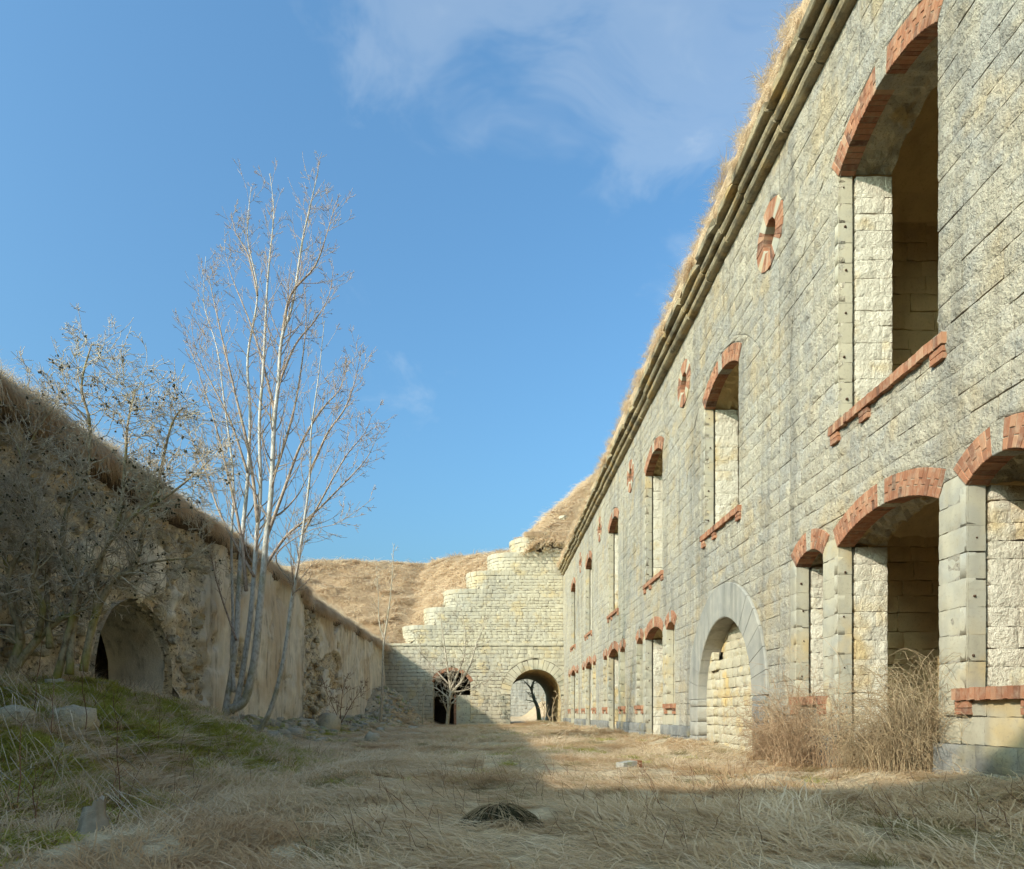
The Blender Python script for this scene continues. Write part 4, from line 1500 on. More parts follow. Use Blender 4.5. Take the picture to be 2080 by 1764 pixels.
# gnarled lichened shrub on the mound
SY = 9.6
SH = empty('gnarled_shrub', PX(90, 1390, SY), 'gnarled leafless shrub with mossy stems and dark lichen tufts on the left mound', 'shrub')
ss = [
    ([(10, 1385), (42, 1307), (30, 1220), (8, 1130), (-20, 1050)], 0.085, 0.1),
    ([(16, 1385), (60, 1310), (110, 1265), (150, 1246), (215, 1180), (300, 1140), (400, 1128)], 0.06, 0.2),
    ([(78, 1290), (84, 1226), (70, 1180), (80, 1100), (60, 1000), (30, 900)], 0.05, -0.5),
    ([(107, 1400), (145, 1242), (160, 1190), (190, 1150), (237, 1052), (257, 951), (262, 860), (280, 790)], 0.055, -0.2),
    ([(136, 1370), (149, 1275), (160, 1200), (130, 1120), (142, 1018), (183, 960), (183, 866), (170, 780), (190, 700)], 0.058, 0.3),
    ([(165, 1360), (194, 1259), (237, 1178), (271, 1147), (305, 1052), (325, 985), (352, 866), (370, 830)], 0.055, 0.1),
    ([(100, 1320), (95, 1200), (100, 1100), (60, 1040), (40, 960), (70, 880), (110, 820)], 0.045, 0.6),
    ([(190, 1250), (210, 1120), (280, 1040), (330, 1010), (390, 960), (430, 930)], 0.035, -0.4),
    ([(40, 1300), (20, 1180), (50, 1080), (0, 1000), (-40, 960)], 0.04, -0.6),
]
tips = []
tw = MB()
for si, (pl, r0, dy) in enumerate(ss):
    m_ = len(pl)
    pp = [PX(a, b, SY + dy * (k / (m_ - 1))) + Vector((rgT.uniform(-.04, .04), 0, rgT.uniform(-.04, .04))) for k, (a, b) in enumerate(pl)]
    path = smooth_path(pp, 5)
    n = len(path)
    rad = [max(0.007, r0 * (1 - 0.85 * (k / (n - 1))) * (1 + rgT.uniform(-.12, .12))) for k in range(n)]
    mbs = MB()
    tube(mbs, path, rad, 7)
    mbs.build('trunk', M['elder'], SH)
    for k in range(int(n * 0.25), n):
        d = (path[min(k + 1, n - 1)] - path[max(k - 1, 0)]).normalized()
        for _ in range(3 if k > n * 0.45 else 2):
            a = math.radians(rgT.uniform(35, 85))
            dd = (d * math.cos(a) + perp(d, rgT) * math.sin(a)).normalized()
            grow(tw, path[k], dd, rgT.uniform(.35, .95), max(.005, rad[k] * .4), 2, rgT, 0.55, 0.05, (4, 4), 55, 0.52, 4, tips, 0.0036, 0.09)
tw.build('crown', M['eldertwig'], SH)
lt = MB()
rgT.shuffle(tips)
for k, p in enumerate(tips[:700]):
    for _ in range(rgT.choice([1, 2, 2, 3])):
        q = p + Vector((rgT.gauss(0, .012), rgT.gauss(0, .012), rgT.gauss(0, .014)))
        v_, f_ = rock(q, rgT.uniform(.006, .016), (1, 1, rgT.uniform(.6, 1.5)), rgT.randrange(9999), .5, 0)
        lt.add(v_, f_, rgT.random())
tag(lt.build('lichen_tufts', M['lichen'], SH, False), kind='stuff')


def simple_tree(name, label, stems, Y, mat, twmat, seed, Lb, lvl=2, nch=(3, 2), wig=.25, up=.04, ang=48, start=.3, minr=.005, dense=1, cat='tree'):
    rg = random.Random(seed)
    a, b = stems[0][0][0]
    root = empty(name, PX(a, b, Y), label, cat)
    cr = MB()
    for (pl, r0) in stems:
        pp = [PX(q[0], q[1], Y + (q[2] if len(q) > 2 else 0)) for q in pl]
        path = smooth_path(pp, 5)
        n = len(path)
        rad = [max(minr, r0 * (1 - 0.85 * k / (n - 1))) for k in range(n)]
        mbs = MB()
        tube(mbs, path, rad, 7)
        mbs.build('trunk', mat, root)
        for k in range(int(n * start), n):
            d = (path[min(k + 1, n - 1)] - path[max(k - 1, 0)]).normalized()
            for _ in range(dense):
                an = math.radians(rg.uniform(.6, 1.2) * ang)
                dd = (d * math.cos(an) + perp(d, rg) * math.sin(an)).normalized()
                grow(cr, path[k], dd, Lb * rg.uniform(.5, 1.1) * (1.1 - .6 * k / n), max(minr, rad[k] * .5), lvl, rg, wig, up, nch, ang, .5, 4, None, minr, 0.22)
    cr.build('crown', twmat, root)
    return root


simple_tree('bare_tree', 'spreading pale leafless tree in front of the dark doorway of the end wall',
            [([(908, 1478), (912, 1430), (915, 1400), (908, 1350), (900, 1290), (893, 1240)], .13), ([(914, 1410), (935, 1385), (955, 1350), (970, 1300), (990, 1260)], .09),
             ([(912, 1420), (890, 1400), (868, 1392), (850, 1390)], .05), ([(915, 1400), (940, 1340), (945, 1290), (935, 1230)], .08), ([(912, 1390), (885, 1360), (860, 1330), (845, 1290)], .06),
             ([(916, 1405), (950, 1400), (990, 1380), (1020, 1370)], .05)], 44.0, M['sapling'], M['sapling'], 5, 1.5, 2, (4, 3), .35, .03, 55, .15, .011, 1)
simple_tree('young_tree', 'slender pale sapling standing before the far left corner',
            [([(771, 1475), (776, 1420), (778, 1340), (780, 1300), (788, 1250), (796, 1180), (799, 1112)], .085), ([(780, 1298), (770, 1260), (768, 1200), (764, 1150)], .045)],
            36.5, M['sapling'], M['sapling'], 8, 0.9, 1, (3,), .2, .06, 42, .45, .009, 1)
simple_tree('young_tree', 'short crooked sapling between the far corner and the doorway',
            [([(858, 1478), (859, 1440), (862, 1415), (870, 1395), (880, 1378)], .05), ([(850, 1440), (853, 1420), (866, 1400), (872, 1385)], .035)],
            43.0, M['sapling'], M['sapling'], 9, 0.7, 1, (2,), .3, .03, 50, .4, .008, 1)
simple_tree('bare_tree', 'dark crooked tree standing beyond the mouth of the vaulted passage',
            [([(1096, 1478), (1093, 1440), (1084, 1418), (1078, 1398), (1064, 1382)], .26), ([(1080, 1402), (1084, 1385), (1090, 1370)], .14)],
            68.0, M['elder'], M['elder'], 10, 1.6, 1, (3,), .3, .02, 55, .4, .02, 1)
simple_tree('dry_shrub', 'tall dry stalks growing at the mouth of the vaulted passage',
            [([(1105, 1475), (1106, 1440), (1098, 1415)], .03), ([(1125, 1478), (1122, 1440), (1132, 1410)], .04), ([(1120, 1470), (1110, 1445), (1104, 1430)], .03), ([(1128, 1475), (1138, 1450), (1140, 1420)], .03)],
            46.0, M['twig'], M['twig'], 14, 0.7, 1, (3,), .4, .03, 55, .2, .012, 1, cat='shrub')
simple_tree('dry_shrub', 'thin dark leafless bush against the far end of the left wall',
            [([(690, 1475), (694, 1420), (700, 1380)], .02), ([(692, 1470), (670, 1420), (655, 1390)], .018), ([(690, 1472), (720, 1420), (740, 1395)], .018)],
            27.0, M['stalk'], M['stalk'], 15, 1.0, 2, (3, 2), .35, .0, 50, .15, .006, 1, cat='shrub')


# dry brambles against the facade
def bramble(label, x0, x1, y0, y1, h, n, seed, mat, lean, peak):
    rg = random.Random(seed)
    root = empty('dry_bramble', ((x0 + x1) / 2, (y0 + y1) / 2, 0.05), label, 'bramble')
    mb = MB()
    for k in range(n):
        s = rg.random()
        yy = y0 + (y1 - y0) * s
        xx = rg.uniform(x0, x1)
        hh = h * (0.45 + 0.55 * math.exp(-((s - peak) / 0.28) ** 2)) * rg.uniform(.45, 1.08)
        p = Vector((xx, yy, float(gz(xx, yy)) - .05))
        d = Vector((rg.uniform(-.2, .12), rg.uniform(-.35, .35), 1)).normalized()
        pts, m_ = [p.copy()], 9
        bend = Vector((rg.uniform(-.5, .05), rg.gauss(lean, .55), 0))
        for q in range(m_):
            d = (d + bend * 0.22 * (q / m_) + Vector((0, 0, -0.30 * (q / m_) ** 2 * 2.2)) + perp(d, rg) * .32 * rg.random()).normalized()
            p = p + d * (hh * 1.35 / m_)
            if p.x > RX - 0.05 and not (BAYS[0] - 1.05 < p.y < BAYS[0] + 1.05 or 10.4 < p.y < 11.2 and p.z > 1.2):
                p.x = RX - 0.06
            if p.z < 0.02:
                break
            pts.append(p.copy())
        r = rg.uniform(.0025, .006)
        tube(mb, pts, [r * (1 - .6 * i / len(pts)) for i in range(len(pts))], 3, rg.random(), cap=False)
        for _ in range(5):
            i = rg.randrange(2, len(pts)) if len(pts) > 3 else 1
            d2 = Vector((rg.gauss(0, 1), rg.gauss(0, 1), rg.gauss(-.1, .8))).normalized()
            L = rg.uniform(.12, .42)
            a = pts[min(i, len(pts) - 1)]
            tube(mb, [a, a + d2 * L * .5 + Vector((0, 0, .02)), a + d2 * L + Vector((0, 0, -.05))], [.0026, .002, .0016], 3, rg.random(), cap=False)
    mb.build('stems', mat, root)


bramble('dense reddish dry bramble heaped under the narrow window beside the niche', 4.45, 4.92, 10.2, 11.75, 1.4, 430, 61, M['vine'], 0.0, 0.32)
bramble('tangled tan dry vine filling the foot of the large ground floor doorway', 4.60, 5.45, 7.72, 9.1, 1.4, 620, 62, M['twig'], -0.05, 0.22)
bramble('thin loose vine sprays climbing the pier between bramble and doorway', 4.7, 4.93, 9.1, 10.2, 1.55, 60, 63, M['vine'], 0.1, 0.5)
# ------------------------------------------------------------------ grass: tufts scattered by geometry nodes
PROTO = bpy.data.collections.new('tuft_prototypes')      # not linked to the scene: only instanced


def tuft(name, n, rad, l0, l1, w, spread, e0, e1, mat, seed, twist=0.5, elong=1.0):
    rg = random.Random(seed)
    vs, fs = [], []
    for _ in range(n):
        r = rad * math.sqrt(rg.random())
        th = rg.uniform(0, 6.283)
        p = Vector((r * math.cos(th) * elong, r * math.sin(th), -0.01))
        a = rg.gauss(0, spread)
        L = rg.uniform(l0, l1)
        ea, eb = math.radians(e0 + rg.gauss(0, 14)), math.radians(e1 + rg.gauss(0, 12))
        ww = w * rg.uniform(.6, 1.3)
        ns = 5
        b = len(vs)
        tw = rg.uniform(-twist, twist)
        for k in range(ns + 1):
            t = k / ns
            el = ea + (eb - ea) * t ** 0.8
            az = a + tw * t
            if k:
                p = p + Vector((math.cos(el) * math.cos(az), math.cos(el) * math.sin(az), math.sin(el))) * (L / ns)
                if p.z < -0.02 and e1 > -60:
                    p.z = -0.02 + rg.uniform(0, .015)
            sd = Vector((-math.sin(az), math.cos(az), rg.uniform(-.3, .3))) * (ww * (1 - t ** 2 * .85) * .5)
            vs += [tuple(p - sd), tuple(p + sd)]
        for k in range(ns):
            fs.append((b + 2 * k, b + 2 * k + 1, b + 2 * k + 3, b + 2 * k + 2))
    me = bpy.data.meshes.new(name)
    me.from_pydata(vs, [], fs)
    me.polygons.foreach_set('use_smooth', [True] * len(me.polygons))
    me.materials.append(mat)
    me.update()
    return bpy.data.objects.new(name, me)


def protoset(name, objs):
    c = bpy.data.collections.new(name)
    for o in objs:
        c.objects.link(o)
    return c


def scatter(name, pts, rots, scl, coll, nvar, label, cat, pick=None):
    n = len(pts)
    me = bpy.data.meshes.new(name)
    me.vertices.add(n)
    me.vertices.foreach_set('co', np.asarray(pts, np.float32).ravel())
    a = me.attributes.new('rot', 'FLOAT_VECTOR', 'POINT')
    a.data.foreach_set('vector', np.asarray(rots, np.float32).ravel())
    a = me.attributes.new('scl', 'FLOAT', 'POINT')
    a.data.foreach_set('value', np.asarray(scl, np.float32))
    a = me.attributes.new('pick', 'INT', 'POINT')
    a.data.foreach_set('value', (NPR.randint(0, nvar, n) if pick is None else pick).astype(np.int32))
    o = bpy.data.objects.new(name, me)
    COL.objects.link(o)
    ng = bpy.data.node_groups.new(name + '_scatter', 'GeometryNodeTree')
    ng.interface.new_socket('Geometry', in_out='INPUT', socket_type='NodeSocketGeometry')
    ng.interface.new_socket('Geometry', in_out='OUTPUT', socket_type='NodeSocketGeometry')
    gi, go = ng.nodes.new('NodeGroupInput'), ng.nodes.new('NodeGroupOutput')
    ci = ng.nodes.new('GeometryNodeCollectionInfo')
    ci.inputs['Collection'].default_value = coll
    ci.inputs['Separate Children'].default_value = True
    ci.inputs['Reset Children'].default_value = True
    ip = ng.nodes.new('GeometryNodeInstanceOnPoints')
    ip.inputs['Pick Instance'].default_value = True

    def na(nm, t):
        q = ng.nodes.new('GeometryNodeInputNamedAttribute')
        q.data_type = t
        q.inputs['Name'].default_value = nm
        return next(s for s in q.outputs if s.enabled and s.name == 'Attribute')
    er = ng.nodes.new('FunctionNodeEulerToRotation')
    ng.links.new(na('rot', 'FLOAT_VECTOR'), er.inputs[0])
    mp_ = ng.nodes.new('GeometryNodeMeshToPoints')
    ng.links.new(gi.outputs[0], mp_.inputs['Mesh'])
    ng.links.new(mp_.outputs[0], ip.inputs['Points'])
    ng.links.new(ci.outputs[0], ip.inputs['Instance'])
    ng.links.new(na('pick', 'INT'), ip.inputs['Instance Index'])
    ng.links.new(er.outputs[0], ip.inputs['Rotation'])
    ng.links.new(na('scl', 'FLOAT'), ip.inputs['Scale'])
    ng.links.new(ip.outputs[0], go.inputs[0])
    md = o.modifiers.new('scatter', 'NODES')
    md.node_group = ng
    return tag(o, label, cat, kind='stuff')


flat = protoset('straw_flat', [tuft('straw_tuft', 80, .26, .18, .46, .0085, .38, 26, -16, M['straw'], 200 + k, .6, 1.3) for k in range(5)] + [tuft('straw_mess', 60, .25, .12, .34, .008, 1.6, 30, -12, M['straw'], 210 + k, .8) for k in range(2)] + [tuft('straw_russet', 70, .25, .16, .42, .008, .45, 26, -14, M['russet'], 217 + k, .6, 1.2) for k in range(2)] + [tuft('straw_olive', 55, .24, .12, .34, .006, .7, 32, -10, M['olive'], 215, .8)])
arch = protoset('straw_arch', [tuft('straw_tussock', 120, .13, .25, .52, .008, .75, 62, -38, M['straw'], 220 + k, .5) for k in range(3)] + [tuft('olive_tussock', 80, .12, .2, .40, .006, .9, 62, -30, M['olive'], 226, .5), tuft('russet_tussock', 110, .12, .22, .45, .008, .8, 60, -36, M['russet'], 228, .5)])
hillp = protoset('hill_flat', [tuft('hill_tuft', 70, .30, .25, .60, .018, .7, 44, -18, M['hillstraw'], 230 + k, .6, 1.2) for k in range(4)])
hang = protoset('hang_grass', [tuft('hanging_tuft', 70, .16, .28, .60, .008, .55, 22, -78, M['hillstraw'], 240 + k, .4) for k in range(3)])
upr = protoset('upright_grass', [tuft('upright_tuft', 60, .12, .2, .48, .006, 3.0, 72, 10, M['straw'], 250 + k, .5) for k in range(3)])
grn = protoset('green_tufts', [tuft('moss_tuft', 110, .17, .05, .16, .007, 3.0, 58, 4, M['green'], 260 + k, .8) for k in range(3)])


def area_pts(n, x0, x1, y0, y1):
    return NPR.uniform(x0, x1, n), NPR.uniform(y0, y1, n)


def flow(x, y):
    return 2.6 * math.pi * (fbm(x * 0.22, y * 0.22, 0, 141, 2) - 0.5) + 1.6 * (fbm(x * 1.1, y * 1.1, 0, 143, 2) - .5) + 2.9


X, Y, Sc = [], [], []
for (n, y0, y1, s) in ((3300, 2.3, 8.0, 0.85), (2900, 8, 18, 1.0), (3000, 18, 48, 1.35)):
    xw = 7.3
    a, b = area_pts(n, LX + 0.2, RX - 0.02, y0, y1)
    X.append(a)
    Y.append(b)
    Sc.append(np.full(n, s))
X, Y, Sc = np.concatenate(X), np.concatenate(Y), np.concatenate(Sc)
d = X - LX
mm = sstep(4.4, 2.4, d) * sstep(15.0, 12.0, Y) + sstep(2.6, 1.0, d) * sstep(12, 14, Y)
keep = NPR.rand(len(X)) > mm * 0.72
X, Y, Sc = X[keep], Y[keep], Sc[keep]
thin = fbm(X * 0.8, Y * 0.8, 0, 191, 3)
keep = NPR.rand(len(X)) < 0.25 + 0.9 * sstep(.36, .52, thin)
X, Y, Sc = X[keep], Y[keep], Sc[keep]
names_ = sorted([o.name for o in flat.objects])
kinds = {k: [i for i, n_ in enumerate(names_) if k in n_] for k in ('russet', 'olive', 'mess', 'tuft')}
nr_, no_ = fbm(X * 0.6, Y * 0.6, 0, 193, 3) + NPR.normal(0, .05, len(X)), fbm(X * 0.7, Y * 0.7, 0, 195, 3) + NPR.normal(0, .05, len(X))
pick = np.array([NPR.choice(kinds['russet'] if a > .57 else kinds['olive'] if b > .66 else kinds['mess'] if NPR.rand() < .18 else kinds['tuft']) for a, b in zip(nr_, no_)])
Z = gz(X, Y)
rz = flow(X, Y) + NPR.normal(0, .35, len(X))
scatter('dry_grass', np.stack([X, Y, Z], 1), np.stack([NPR.normal(0, .1, len(X)), NPR.normal(0, .1, len(X)), rz], 1), Sc * NPR.uniform(.75, 1.25, len(X)), flat, 10,
        'matted straw coloured dry grass covering the courtyard floor', 'grass', pick)
n = 1000
X, Y = area_pts(n, LX + 1.5, RX - .05, 3.0, 44)
wgt = fbm(X * .9, Y * .9, 0, 151, 3)
k_ = wgt > 0.53
X, Y = X[k_], Y[k_]
# thick grass against the facade foot and in the right foreground
xa, ya = area_pts(170, 4.15, 4.95, 5.0, 47)
xb, yb = area_pts(120, 2.6, 4.9, 4.6, 7.3)
X, Y = np.concatenate([X, xa, xb]), np.concatenate([Y, ya, yb])
Z = gz(X, Y)
rz = flow(X, Y) + NPR.normal(0, .5, len(X))
scatter('grass_tussocks', np.stack([X, Y, Z], 1), np.stack([0 * X, 0 * X, rz], 1), NPR.uniform(.55, 1.05, len(X)), arch, 5, 'combed over tussocks of dry grass', 'grass')
# green moss on the mound and thin green patches in the yard
X, Y = area_pts(9000, LX + .15, LX + 4.6, 3.6, 15)
w_ = mossmask(X, Y) * sstep(.34, .46, fbm(X * 1.0, Y * 1.0, 0, 161, 3))
k_ = NPR.rand(len(X)) < w_
X, Y = X[k_], Y[k_]
x2, y2 = area_pts(2600, -6.5, 4.5, 4, 44)
k_ = fbm(x2 * .6, y2 * .6, 0, 171, 3) > .645
x3, y3 = area_pts(500, LX + .2, LX + 1.9, 14, 36)
k3 = fbm(x3, y3, 0, 173, 3) > .55
X, Y = np.concatenate([X, x2[k_], x3[k3]]), np.concatenate([Y, y2[k_], y3[k3]])
scatter('moss', np.stack([X, Y, gz(X, Y)], 1), np.stack([0 * X, 0 * X, NPR.uniform(0, 6.28, len(X))], 1), NPR.uniform(.6, 1.2, len(X)), grn, 3, 'bright green moss and short grass on the spoil mound', 'moss')
# hillside, plateau edge and roof grass
X, Y = area_pts(5400, -18, 9, 49.1, 65.5)
k_ = ~((X > -7.0) & (X < 2.3) & (Y < FYU + 1.9))
X, Y = X[k_], Y[k_]
Z = hz(X, Y)

def slope_rots(X, Y, zf, spread):
    e_ = 0.15
    gx, gy = (zf(X + e_, Y) - zf(X - e_, Y)) / (2 * e_), (zf(X, Y + e_) - zf(X, Y - e_)) / (2 * e_)
    out = []
    for a, b in zip(gx, gy):
        nrm = Vector((-a, -b, 1)).normalized()
        th = math.atan2(-b, -a) + NPR.normal(0, spread)
        xd = Vector((math.cos(th), math.sin(th), 0))
        xd = (xd - nrm * xd.dot(nrm)).normalized()
        yd = nrm.cross(xd)
        out.append(tuple(Matrix((xd, yd, nrm)).transposed().to_euler()))
    return out


scatter('hill_grass', np.stack([X, Y, Z + .02], 1), slope_rots(X, Y, hz, .8), NPR.uniform(1.1, 2.6, len(X)), hillp, 4, 'dry tan grass on the embankment behind the end wall', 'grass')
P, R_, Q = [], [], []
for i, (X0, zt) in enumerate(STEPS):
    x1 = (STEPS[i + 1][0] - 0.1) if i < 5 else 2.4
    for _ in range(26):
        t = NPR.rand()
        x_ = X0 + .25 + (x1 - X0) * t
        P.append((x_, FYU + .12 + (RR - math.sqrt(max(0, RR ** 2 - max(0, RR - (x_ - X0)) ** 2))) + NPR.rand() * .9, zt + .05 + .22 * NPR.rand()))
        R_.append((0, 0, -1.6 + NPR.normal(0, .8)))
        Q.append(NPR.uniform(.3, .6))
for _ in range(130):
    x_ = NPR.uniform(2.4, 5.6)
    P.append((x_, FYU + .15 + NPR.rand() * .5, 13.75 + NPR.rand() * .25))
    R_.append((0, 0, -1.6 + NPR.normal(0, .6)))
    Q.append(NPR.uniform(.8, 1.4))
scatter('step_grass', P, R_, Q, hang, 3, 'brown grass hanging over the steps of the end wall', 'grass')
P, R_, Q = [], [], []
for _ in range(2300):
    y_ = 3 + 46 * NPR.rand() ** 1.4
    if float(fbm(y_ * 0.9, 5.1, 0, 187, 3)) < NPR.uniform(.30, .54):
        continue
    pr = lip_profile(y_)
    k = NPR.randint(2, 5)
    a, b = pr[k], pr[k + 1]
    t = NPR.rand()
    P.append((a[0] + (b[0] - a[0]) * t, y_, a[1] + (b[1] - a[1]) * t))
    R_.append((0, 0, NPR.normal(0.0, .7)))
    Q.append(NPR.uniform(.8, 1.5))
scatter('hanging_grass', P, R_, Q, hang, 3, 'dead grass hanging from the lip above the left wall', 'grass')
P, R_, Q = [], [], []
for _ in range(2600):
    y_ = 3 + 46 * NPR.rand() ** 1.3
    pr = lip_profile(y_)
    k = NPR.randint(3, 6)
    t = NPR.rand()
    a, b = pr[k], pr[k + 1]
    P.append((a[0] + (b[0] - a[0]) * t, y_, a[1] + (b[1] - a[1]) * t - .02))
    R_.append((0, 0, NPR.uniform(0, 6.28)))
    Q.append(NPR.uniform(.5, 1.25))
scatter('crest_grass', P, R_, Q, upr, 3, 'sunlit dry grass along the crest above the left wall', 'grass')
P, R_, Q = [], [], []
for _ in range(1400):
    y_ = 3.5 + 45 * NPR.rand() ** 1.25
    if float(fbm(y_ * 1.1, 9.1, 0, 185, 3)) < NPR.uniform(.32, .56):
        continue
    t = NPR.rand()
    P.append((4.62 + .5 * t + NPR.normal(0, .03), y_, 11.3 + .78 * t + NPR.normal(0, .05)))
    R_.append((0, 0, math.pi + NPR.normal(0, .8)))
    Q.append(NPR.uniform(.32, .62) + 0.75 * max(0, float(fbm(y_ * 1.5, 3.3, 0, 181, 3)) - .45) * 2)
scatter('roof_grass', P, R_, Q, hang, 3, 'dry grass fringing the earth roof above the cornice', 'grass')
P, R_, Q = [], [], []
for _ in range(700):
    y_ = 3.5 + 45 * NPR.rand() ** 1.25
    P.append((4.7 + .3 * NPR.rand(), y_, 11.7 + .35 * NPR.rand()))
    R_.append((0, -.35, NPR.uniform(0, 6.28)))
    Q.append(NPR.uniform(.5, .9))
scatter('roof_edge_grass', P, R_, Q, upr, 3, 'upright dry grass on the edge of the earth roof', 'grass')
n = 260
X, Y = area_pts(n, LX + .3, LX + 4.6, 4.2, 14)
scatter('mound_grass', np.stack([X, Y, gz(X, Y)], 1), np.stack([0 * X, 0 * X, NPR.uniform(0, 6.28, n)], 1), NPR.uniform(.6, 1.1, n), upr, 3, 'thin dry grass standing on the spoil mound', 'grass')

# ------------------------------------------------------------------ loose things
def on_ground(x, y, Y):
    p = PX(x, y, Y)
    return Vector((p.x, Y, float(gz(p.x, Y))))


def rock_thing(name, label, cat, x, y, Y, r, sc, seed, mat, lift=0.0, rough=.25, sub=3):
    p = on_ground(x, y, Y)
    v_, f_ = rock((p.x, p.y, p.z + r * sc[2] * .25 + lift), r, sc, seed, rough, sub, .82)
    o = mesh(name, v_, f_, mat, None, [.25] * len(v_), True)
    return tag(o, label, cat)


rock_thing('boulder', 'large pale flat stone lying on the mossy mound under the shrub', 'rock', 150, 1480, 7.6, .24, (1.1, .9, .75), 1, M['rubble'], .05)
rock_thing('boulder', 'small yellowish stone half buried at the left edge of the mound', 'rock', 30, 1535, 7.0, .16, (1.2, .9, .7), 2, M['rubble'], .03)
rock_thing('boulder', 'mossy greenish boulder right of the base of the tall tree', 'rock', 556, 1500, 17.3, .24, (1.1, .9, .95), 3, M['boulder'])
rock_thing('boulder', 'grey boulder between the tall tree and the pier of the left wall', 'rock', 600, 1488, 20.0, .26, (1.2, .9, .7), 4, M['boulder'])
rock_thing('boulder', 'squat pale stone standing alone in the grass before the rubble slope', 'rock', 757, 1502, 21.0, .25, (.9, .8, 1.1), 5, M['boulder'])
rock_thing('boulder', 'white flat stone at the foot of the far rubble slope', 'rock', 838, 1478, 38.0, .38, (1.8, .8, .4), 6, M['boulder'])
rock_thing('boulder', 'broken concrete lump leaning against the foot of the far left wall', 'rock', 668, 1462, 26.0, .52, (1.1, .8, 1.0), 7, M['rubble'])
v_, f_ = rock((5.06, 6.50, 1.135 + .085), .10, (.9, 1.0, .95), 17, .15, 3)
tag(mesh('boulder', v_, f_, M['rubble'], None, [.2] * len(v_), False), 'grey stone left lying on the brick sill of the nearest window', 'rock')
# rubble scree along the left wall foot
mb = MB()
for k in range(900):
    y_ = rgL.uniform(13.5, 46.5)
    x_ = LX - .2 + abs(rgL.gauss(0, .95))
    if y_ > 40:
        x_ += rgL.uniform(0, 1.3)
    r = rgL.uniform(.04, .16) * (1.25 if rgL.random() < .15 else 1)
    v_, f_ = rock((x_, y_, float(gz(x_, y_)) + r * .25), r, (1.2, 1, .75), 20000 + k, .32, 1)
    mb.add(v_, f_, min(1, max(0, rgL.gauss(.55, .25))))
tag(mb.build('rubble_scree', M['boulder'], None, False), 'stones and mortar debris strewn along the foot of the left wall', 'rubble', kind='stuff')
mb = MB()
for k in range(240):
    y_, x_ = rgL.uniform(4.5, 13.5), LX + rgL.uniform(.3, 4.2)
    r = rgL.uniform(.02, .07)
    v_, f_ = rock((x_, y_, float(gz(x_, y_)) + r * .2), r, (1.2, 1, .7), 30000 + k, .32, 1)
    mb.add(v_, f_, rgL.uniform(.3, .9))
tag(mb.build('mound_pebbles', M['boulder'], None, False), 'small pale stones scattered over the mossy mound', 'rubble', kind='stuff')
# dark hollow tussock in the foreground
p = on_ground(1015, 1690, 5.2)
ST = empty('dark_tussock', p, 'black hollow clump of dead grass in the centre foreground', 'tussock')
v_, f_ = rock((p.x, p.y, p.z + .03), .155, (1.15, .8, .80), 88, .35, 5, .85)
mesh('root_clump', v_, f_, M['lichen'], ST, [.1] * len(v_))
mb = MB()
for k in range(260):
    a = rgL.uniform(0, 6.28)
    r = .17 * math.sqrt(rgL.random())
    q = Vector((p.x + r * 1.2 * math.cos(a), p.y + r * .8 * math.sin(a), p.z + .16 * (1 - (r / .19) ** 2)))
    dd = Vector((math.cos(a) * 1.1, math.sin(a) * .8, .55 + rgL.random() * .4)).normalized()
    pts = [q]
    for s in range(4):
        dd = (dd + Vector((0, 0, -.42))).normalized()
        pts.append(pts[-1] + dd * rgL.uniform(.03, .055))
    tube(mb, pts, [.0022, .002, .0018, .0015, .001], 3, rgL.random(), cap=False)
mb.build('blades', M['lichen'] , ST)
mb = MB()
for k in range(200):
    a = rgL.uniform(0, 6.28)
    rr_ = rgL.uniform(.0, .22)
    q = Vector((p.x + rr_ * math.cos(a), p.y + .75 * rr_ * math.sin(a), p.z + .02 + .15 * max(0, 1 - (rr_ / .2) ** 2)))
    dd = Vector((math.cos(a + .5), math.sin(a + .5), .35)).normalized()
    pts = [q]
    for s in range(4):
        dd = (dd + Vector((0, 0, -.3))).normalized()
        pts.append(pts[-1] + dd * .06)
    tube(mb, pts, [.002, .002, .0018, .0015, .001], 3, rgL.random(), cap=False)
mb.build('straw', M['twig'], ST)
# stump bottom left
p = on_ground(188, 1720, 4.85)
ST = empty('tree_stump', p, 'short grey rotten stump with slanted cut top at the lower left', 'stump')
vs, fs = [], []
n, rings = 22, 7
for k in range(rings + 1):
    t = k / rings
    for q in range(n):
        a = 2 * math.pi * q / n
        r = (.085 - .02 * t + (.05 * (1 - t) ** 3)) * (1 + .12 * math.sin(3 * a + 1) + .10 * math.sin(7 * a) + rgL.uniform(-.10, .10))
        vs.append((p.x + r * math.cos(a), p.y + r * math.sin(a), p.z - .05 + .25 * t + (.05 * math.cos(a) + rgL.uniform(-.03, .02) if k == rings else 0)))
for k in range(rings):
    for q in range(n):
        fs.append((k * n + q, k * n + (q + 1) % n, (k + 1) * n + (q + 1) % n, (k + 1) * n + q))
mesh('bark', vs, fs, M['stump'], ST, [rgL.uniform(.3, .7) for _ in vs])
top = [vs[rings * n + q] for q in range(n)]
mesh('cut_face', [(a, b, c_ + .002) for a, b, c_ in top], [tuple(range(n))], M['stump'], ST, [.6] * n, False)
# brick masonry lump in the grass
p = on_ground(1280, 1568, 10.7)
LU = empty('masonry_lump', p, 'fallen lump of brick masonry with a pale mortar top lying in the sunlit grass', 'masonry')
ca, sa = math.cos(.45), math.sin(.45)


def lump(x0, x1, y0, y1, z0, z1, nm, mt, t):
    v_, f_ = box_brick(x0, x1, y0, y1, z0, z1, rgL, .009)
    v_ = [(p.x + a * ca - b * sa, p.y + a * sa + b * ca, p.z + c_ + .10 * a) for a, b, c_ in v_]
    mesh(nm, v_, f_, M[mt], LU, [t] * len(v_), False)


